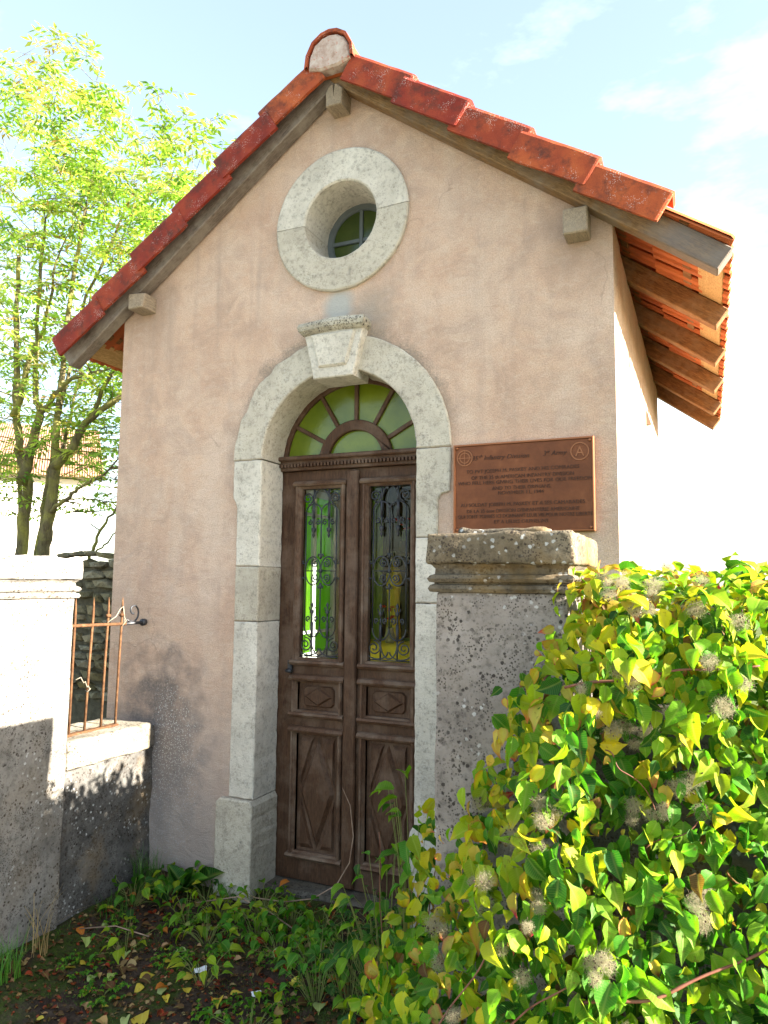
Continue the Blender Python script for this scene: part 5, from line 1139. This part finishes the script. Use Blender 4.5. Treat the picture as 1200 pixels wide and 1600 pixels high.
# seed heads
def fluff(seed):
    r2 = random.Random(seed); vs_, fs_ = [], []
    for k_ in range(620):
        c0 = Vector([r2.gauss(0, 1) for _ in range(3)]).normalized() * (r2.random() ** .5) * .62; c0.x *= 1.25
        d = (c0.normalized() * .5 + Vector([r2.gauss(0, 1) for _ in range(3)]).normalized()).normalized(); L_ = r2.uniform(.35, .75); sd = d.orthogonal().normalized(); sd.rotate(Matrix.Rotation(r2.uniform(0, 6.28), 3, d)); b_ = d.cross(sd); cu = r2.uniform(1.2, 4.2)
        w_ = .0075; base_ = len(vs_)
        for q in range(6):
            t_ = q / 5; th_ = t_ * cu; c_ = c0 + (d * math.sin(th_) + sd * (1 - math.cos(th_))) * (L_ / cu) + b_ * .06 * t_; ww = w_ * (1 - .7 * t_); vs_ += [c_ - b_ * ww, c_ + b_ * ww]
        for q in range(5): fs_.append((base_ + 2 * q, base_ + 2 * q + 1, base_ + 2 * q + 3, base_ + 2 * q + 2))
    mb = MB(); mb.add(vs_, fs_); nb = len(mb.f)
    for k_ in range(16):
        d = Vector([r2.gauss(0, 1) for _ in range(3)]).normalized() * r2.uniform(.3, .85); w_ = .05
        mb.tube([d, d * 1.12, d * 1.3], [.015, .07, .01], 5, 1)
    me = mb.mesh('seed_head'); me.materials.append(M['seed_fluff']); me.materials.append(M['seed_brown']); return me
FL = [fluff(i) for i in range(4)]
hd = []
for c_, z_, n_ in ((1.52, 1.53, 6), (1.60, 1.50, 6), (1.68, 1.54, 6), (1.76, 1.51, 4), (1.50, 1.30, 3), (1.535, 1.22, 5), (1.58, 1.32, 2), (1.37, 1.02, 4), (1.30, .93, 3), (1.60, 1.0, 4), (1.72, 1.10, 4), (1.66, 1.24, 3), (1.22, .80, 4), (1.25, .72, 3), (1.40, .80, 3), (1.70, .86, 3), (1.07, .66, 4), (1.18, .58, 3), (1.50, .72, 3), (1.58, .62, 2), (1.78, 1.32, 3), (1.15, .95, 3), (1.12, .5, 3)):
    for k_ in range(n_):
        x_, zz_ = c_ + rl.gauss(0, .028), z_ + rl.gauss(0, .028); y_ = front(x_, zz_) + rl.uniform(-.035, .03)
        if zz_ > 1.47: y_ = rl.uniform(-1.36, -1.0)
        hd.append((x_, y_, zz_))
for p in hd:
    o_ = bpy.data.objects.new('seed_head', rl.choice(FL)); COL.objects.link(o_); o_.parent = vine; s_ = rl.uniform(.020, .036)
    o_.matrix_local = Matrix.Translation(Vector(p) - vo) @ Matrix.Rotation(rl.uniform(0, 6.28), 4, 'Z') @ Matrix.Rotation(rl.uniform(0, 3), 4, 'X') @ Matrix.Diagonal((s_, s_, s_, 1))
# stems
STEMS = [((.86, -1.02, .05), (.955, -1.0, 1.02), .0035), ((.80, -1.06, .1), (.70, -1.0, .72), .003)]
for x0, z0, x1, z1, r_ in ((1.42, 1.30, 1.84, 1.37, .0055), (1.46, .66, 1.88, .82, .006), (1.08, .70, 1.36, .98, .0045), (1.33, 1.28, 1.42, 1.50, .003), (1.5, 1.16, 1.62, 1.02, .0025), (1.18, .52, 1.46, .70, .004), (1.06, .40, 1.26, .74, .004), (1.6, .95, 1.8, 1.12, .0025)):
    STEMS.append(((x0, front(x0, z0) + .0, z0), (x1, front(x1, z1) + .01, z1), r_))
for a, b, r_ in STEMS:
    a, b = Vector(a), Vector(b); pts = []
    for k_ in range(25):
        t_ = k_ / 24; p = a.lerp(b, t_) + Vector((.008 * math.sin(t_ * 9 + a.x * 30), .01 * math.cos(t_ * 7), .035 * math.sin(t_ * math.pi) * math.sin(a.x * 50 + 1) + .004 * math.sin(t_ * 13)))
        pts.append(p - vo)
    r_ *= .62; mb = MB(); mb.tube(pts, [r_ * (1.1 - .4 * k_ / 24) * (1.25 if k_ % 8 == 4 else 1) for k_ in range(25)], 6); mb.build('stem', 'red_stem', vine)

# ================================================================== PLANTS AND LITTER on the ground by the door
rp = random.Random(77)
def plant(name, label, x_, y_, n_, size, spread_, clss, height, group=None, kind='leaf', cat='plant', elong=1.0):
    p = empty(name, (x_, y_, ground_z(x_, y_)), label, cat, group); st_ = MB()
    for k_ in range(n_):
        a = rp.uniform(0, 6.28); r_ = spread_ * math.sqrt(rp.random()); h_ = height * rp.uniform(.25, 1.0); q = Vector((r_ * math.cos(a), r_ * math.sin(a), h_))
        st_.tube([(q.x * .15, q.y * .15, -.01), (q.x * .6, q.y * .6, h_ * .75), q], [.0016, .0013, .001], 4, cap=False)
        tip = Vector((math.cos(a), math.sin(a), rp.uniform(-.7, .35))) + Vector((rp.uniform(-.5, .5), rp.uniform(-.5, .5), 0)); nr = Vector((rp.uniform(-.4, .4), rp.uniform(-.6, .2), 1))
        me = rp.choice(variants(rp.choice(clss), kind)); o_ = bpy.data.objects.new('leaf', me); COL.objects.link(o_); o_.parent = p; o_.matrix_local = leaf_frame(q, tip, nr, size * rp.uniform(.75, 1.25), elong * rp.uniform(.85, 1.1))
    st_.build('stem', 'green_stem', p); return p
CREEP = ['dark green shoots at the foot of the low wall near the grass', 'shoots at the foot of the facade beside the broad-leaved weed', 'lime-tinged shoots left of the door on open soil', 'shoots just in front of the left door plinth', 'shoots before the left half of the threshold', 'shoots before the middle of the threshold',
 'shoots before the right half of the threshold', 'small lime shoots beyond the larger white scrap', 'small shoots around the middle clover patch', 'shaded dark shoots between soil and clematis', 'dark shoots at the lower edge against the clematis', 'shoots below the right door plinth',
 'lime-tinged shoots merging with the clematis at the bottom', 'fresh shoots under the leafy growth by the right pier', 'shoots against the low wall just past the left pier', 'shoots below the broad-leaved weed', 'sparse lime shoots beside the clover near the low wall', 'shoots left of the dry twig tip near the door',
 'shoots right of the middle clover patch', 'dark shoots close to the right jamb foot', 'dark shoots left of the clematis near the smaller scrap', 'tiny lime shoots beside the larger white scrap', 'tiny shoots on open soil near the left pier', 'small shoots at the bottom photo edge below the smaller scrap']
for i_, (x_, y_, n_, cl) in enumerate(((-0.90, -.12, 14, ('deep', 'green', 'lime')), (-0.72, .02, 12, ('green', 'fresh')), (-0.52, -.18, 14, ('fresh', 'green', 'lime')), (-0.33, -.08, 14, ('green', 'fresh', 'lime')), (-0.14, -.12, 16, ('green', 'fresh', 'lime')), (0.04, -.14, 16, ('green', 'fresh', 'green')),
                       (0.20, -.20, 14, ('green', 'deep', 'fresh')), (-0.42, -.40, 9, ('lime', 'green')), (-0.05, -.36, 9, ('green', 'fresh')), (0.30, -.42, 14, ('deep', 'green')), (0.42, -.62, 16, ('deep', 'green', 'fresh')), (0.52, -.30, 16, ('green', 'fresh', 'deep')),
                       (0.62, -.72, 18, ('green', 'lime', 'fresh')), (-0.96, -.30, 12, ('green', 'fresh', 'deep')), (-0.66, -.10, 14, ('green', 'deep', 'lime')), (-0.60, -.32, 9, ('fresh', 'lime')), (-0.24, -.26, 12, ('green', 'fresh')), (0.10, -.34, 12, ('fresh', 'green')), (0.34, -.14, 14, ('green', 'deep')), (0.28, -.62, 12, ('deep', 'green')), (-0.20, -.72, 6, ('fresh', 'lime')), (-0.70, -.62, 6, ('green', 'lime')), (0.16, -.92, 8, ('green', 'lime')), (0.66, -.45, 16, ('green', 'fresh')))):
    plant('creeping_clematis', 'creeping clematis: ' + CREEP[i_], x_, y_, int(n_ * 2.3), rp.uniform(.046, .062), .15, cl, .12 + (.12 if x_ > .25 else 0), 'clematis shoots on the soil')
plant('broadleaf_weed', 'dark green weed with long upright leaves at the foot of the left door jamb', -0.80, -.06, 9, .17, .05, ('deep', 'deep', 'green'), .06, kind='long', elong=1.25)
for o_ in list(bpy.data.objects['broadleaf_weed'].children):
    if o_.name.startswith('leaf'):
        a = rp.uniform(-2.9, .3); o_.matrix_local = leaf_frame(Vector((.02 * math.cos(a), .02 * math.sin(a), .02)), Vector((math.cos(a) * .7, math.sin(a) * .5, rp.uniform(.35, 1.1))), Vector((-math.cos(a), -.6, .7)), rp.uniform(.15, .24), 1.15)
plant('leafy_shoot', 'tall green leafy shoot rising left of the right pier against the stone jamb', 0.82, -.94, 30, .075, .12, ('green', 'deep', 'fresh'), 1.02)
plant('leafy_shoot', 'dense green leafy shoots in front of the door beside the clematis', 0.68, -.86, 60, .062, .19, ('green', 'deep', 'fresh', 'lime'), .72)
# clover and small rosettes: leaves too small to pick apart
def clover(x_, y_, n_, rad):
    b_ = Batch(); z_ = ground_z(x_, y_)
    for _ in range(n_):
        a = rp.uniform(0, 6.28); r_ = rad * math.sqrt(rp.random()); c_ = Vector((r_ * math.cos(a), r_ * math.sin(a), ground_z(x_ + r_ * math.cos(a), y_ + r_ * math.sin(a)) - z_ + rp.uniform(.012, .04))); a0 = rp.uniform(0, 6.28)
        for k_ in range(3):
            t_ = a0 + k_ * 2.094; s_ = rp.choice(SHAPES); b_.add(s_, leaf_cols(s_, rp.choice(('green', 'green', 'fresh')), rp), leaf_frame(c_, (math.cos(t_), math.sin(t_), rp.uniform(-.2, .3)), (rp.uniform(-.3, .3), rp.uniform(-.3, .3), 1), rp.uniform(.011, .018), 1.25))
    o_ = b_.build('clover_patch', 'leaf'); o_.location = (x_, y_, z_); return o_
for x_, y_, n_, rad, lb in ((-.44, -.62, 60, .10, 'round clover patch left of the larger white scrap'), (-.02, -.42, 60, .10, 'clover patch in the middle of the soil before the door'), (-.62, -.34, 45, .09, 'clover patch by the low wall foot'), (.16, -.66, 70, .12, 'clover patch beside the shaded clematis leaves'), (-.28, -.48, 40, .07, 'small clover tuft above the larger white scrap'), (.02, -.85, 70, .13, 'clover patch at the lower photo edge'), (-.86, -.48, 45, .08, 'clover patch against the left pier foot'), (-.74, -.80, 60, .12, 'clover patch near the grass at lower left'), (-.52, -.92, 55, .10, 'clover patch at the bottom photo edge left of the large yellow leaf'), (-.24, -.18, 50, .10, 'clover among the shoots before the threshold'), (.24, -.48, 60, .11, 'clover under the dark shoots beside the clematis')):
    tag(clover(x_, y_, n_, rad), lb, 'clover', 'clover patches')
def grass(x_, y_, n_, h_, lean, rad, cls=((.05, .17, .02), (.10, .24, .03))):
    V, Fc, Cc = [], [], []; z_ = ground_z(x_, y_)
    for i in range(n_):
        a = rp.uniform(0, 6.28); r_ = rad * math.sqrt(rp.random()); p = Vector((r_ * math.cos(a), r_ * math.sin(a), -.01)); d = Vector((rp.gauss(lean[0], .4), rp.gauss(lean[1], .4), 0)); L_ = h_ * rp.uniform(.5, 1.1); w_ = rp.uniform(.0012, .0026); sd = Vector((-d.y, d.x, 0)); sd = sd.normalized() if sd.length > .01 else Vector((1, 0, 0))
        c_ = np.array(cls[0]) + rp.random() * (np.array(cls[1]) - np.array(cls[0])); b_ = len(V)
        for q in range(5):
            t_ = q / 4; c0 = p + Vector((0, 0, L_ * (t_ - .32 * t_ * t_))) + d * (L_ * .75 * t_ * t_); ww = w_ * (1 - t_ * .9); V += [tuple(c0 - sd * ww), tuple(c0 + sd * ww)]; Cc += [c_, c_]
        for q in range(4): Fc.append((b_ + 2 * q, b_ + 2 * q + 1, b_ + 2 * q + 3, b_ + 2 * q + 2))
    me = np_mesh('grass_tuft', np.array(V), np.array(Fc), np.array(Cc), np.zeros((len(V), 2))); o_ = link('grass_tuft', me, None, ['grass_blade']); o_.location = (x_, y_, z_); return o_
tag(grass(-.95, -1.05, 90, .24, (.1, 0), .07), 'green grass tuft at the lower left photo edge by the pier', 'grass tuft')
tag(grass(-1.02, -.14, 110, .30, (.1, -.1), .07, ((.03, .11, .015), (.09, .20, .03))), 'dark grass tuft where the low wall meets the chapel', 'grass tuft')
tag(grass(-.98, -.42, 70, .14, (.2, -.1), .08, ((.03, .11, .015), (.09, .20, .03))), 'short grass tuft at the low wall foot', 'grass tuft')
tag(grass(-.99, -.86, 22, .38, (.15, .1), .06, ((.30, .20, .10), (.42, .30, .16))), 'dry straw-coloured grass stalks leaning on the left pier', 'dry grass')
tag(grass(-.60, .0, 40, .12, (.0, -.2), .08, ((.03, .11, .015), (.07, .16, .03))), 'thin grass beside the left door plinth', 'grass tuft')
# moss cushions: countless short sprigs
V, Fc, Cc = [], [], []
for _ in range(16000):
    x_ = rp.uniform(-1.08, .9); y_ = rp.uniform(-1.25, .05)
    if noise.noise(Vector((x_, y_, 3)) * 3.6) + .35 * noise.noise(Vector((x_, y_, 8)) * 9) < .06: continue
    p = Vector((x_, y_, ground_z(x_, y_) - .003)); d = Vector((rp.gauss(0, .5), rp.gauss(0, .5), 1)).normalized() * rp.uniform(.006, .016); sd = Vector((rp.uniform(-1, 1), rp.uniform(-1, 1), 0)).normalized() * .0022; b_ = len(V)
    V += [tuple(p - sd), tuple(p + sd), tuple(p + d)]; Fc.append((b_, b_ + 1, b_ + 2)); c_ = np.array((.065, .14, .014)) * rp.uniform(.5, 1.5); Cc += [c_ * .7, c_ * .7, c_ * 1.2]
o_ = link('moss', np_mesh('moss', np.array(V), np.array(Fc), np.array(Cc), np.zeros((len(V), 2))), None, ['grass_blade']); tag(o_, 'short green moss covering patches of soil before the door', 'moss', kind='stuff')
# fallen leaves: each its own thing
FCL = {'brown': ((.10, .045, .02), (.05, .02, .01), 1), 'tan': ((.34, .22, .11), (.20, .10, .05), .7), 'orange': ((.42, .12, .02), (.28, .04, .012), .8), 'red': ((.26, .03, .012), (.12, .015, .01), .8), 'lemon': ((.50, .42, .05), (.40, .28, .04), .5), 'palegreen': ((.30, .36, .13), (.36, .36, .12), .4)}
CLS.update({'f_' + k_: v for k_, v in FCL.items()})
LBL = {'brown': 'dark brown fallen leaf curled on the soil', 'tan': 'pale tan dry leaf lying on the soil', 'orange': 'orange fallen leaf lying on the soil', 'red': 'dark red fallen leaf lying on the soil', 'lemon': 'yellow fallen leaf lying on the soil', 'palegreen': 'pale green fallen leaf lying on the soil'}
def fallen(x_, y_, cl, size, label=None, group=True, dz=.006):
    me = rp.choice(variants('f_' + cl, 'leaf', 6, 'fallen_leaf')); o_ = bpy.data.objects.new('fallen_leaf', me); COL.objects.link(o_); a = rp.uniform(0, 6.28)
    o_.matrix_world = leaf_frame((x_, y_, ground_z(x_, y_) + dz + rp.uniform(0, .008)), (math.cos(a), math.sin(a), rp.uniform(-.1, .45)), (rp.uniform(-.45, .45), rp.uniform(-.5, .3), 1), size, rp.uniform(.8, 1.3))
    tag(o_, label or LBL[cl], 'fallen leaf', ('fallen leaves, ' + cl.replace('palegreen', 'pale green')) if group else None)
for _ in range(285):
    x_ = rp.uniform(-1.02, .65); y_ = rp.uniform(-1.22, -.02)
    fallen(x_, y_, rp.choice(('brown', 'brown', 'brown', 'tan', 'tan', 'orange', 'red', 'red', 'lemon', 'palegreen')), rp.uniform(.03, .075))
fallen(-.27, -.985, 'lemon', .09, 'large bright yellow fallen leaf at the lower photo edge', False)
fallen(-.30, .12, 'orange', .085, 'brown orange leaf lying on the door threshold', False, dz=.05)
# leaf crumbs, countless
fb = Batch()
for _ in range(3800):
    x_ = rp.uniform(-1.08, .8); y_ = rp.uniform(-1.28, .06); s_ = rp.choice(SHAPES); a = rp.uniform(0, 6.28)
    fb.add(s_, leaf_cols(s_, rp.choice(('f_brown', 'f_brown', 'f_brown', 'f_tan', 'f_red')), rp) * rp.uniform(.5, 1.0), leaf_frame((x_, y_, ground_z(x_, y_) + rp.uniform(0, .004)), (math.cos(a), math.sin(a), rp.uniform(-.3, .5)), (rp.uniform(-.7, .7), rp.uniform(-.7, .7), 1), rp.uniform(.010, .034)))
tag(fb.build('leaf_litter', 'fallen_leaf'), 'crumbled dark leaf litter over the soil', 'leaf litter', kind='stuff')
def scrap(x_, y_, s_, label):
    bm = bmesh.new(); bmesh.ops.create_grid(bm, x_segments=7, y_segments=6, size=1)
    for q in bm.verts: q.co = Vector((q.co.x * s_ * 1.2 + .25 * s_ * nz((q.co.x, q.co.y, s_ * 90), 1.7), q.co.y * s_ * .7, s_ * (.35 * nz((q.co.x, q.co.y, s_ * 50), 2.2) + .25 * q.co.x)))
    me = bpy.data.meshes.new('paper_scrap'); bm.to_mesh(me); bm.free(); o_ = link('paper_scrap', me, None, ['white_paper']); o_.location = (x_, y_, ground_z(x_, y_) + .014); o_.rotation_euler = (.3, .1, .7); tag(o_, label, 'paper scrap')
scrap(-.274, -.635, .021, 'larger crumpled white paper scrap on the soil'); scrap(.037, -.681, .016, 'smaller crumpled white scrap nearer the clematis')
# dry stems
ds = MB(); ds.tube([(-.02, .165, .50), (.035, .15, .42), (.065, .13, .28), (.06, .10, .16), (.01, .06, .06), (-.10, .02, -.01), (-.24, -.02, -.035), (-.40, -.03, -.04), (-.52, -.02, -.03)], [.0012, .0025, .003, .0032, .0035, .0035, .0032, .003, .002], 6)
tag(ds.build('dry_stem', 'dry_stem'), 'thin dry stem arching down across the lower door panel', 'stem')
for p, lb in ((((-.62, -.22, -.03), (-.42, -.16, .01), (-.22, -.18, -.02), (-.08, -.2, -.06)), 'dry twig lying across the creeping shoots'), (((-.98, -.62, -.06), (-.8, -.58, -.03), (-.62, -.56, -.05)), 'straight pale straw lying by the left wall foot')):
    ds = MB(); ds.tube(p, .003, 5); tag(ds.build('twig', 'dry_stem'), lb, 'twig')
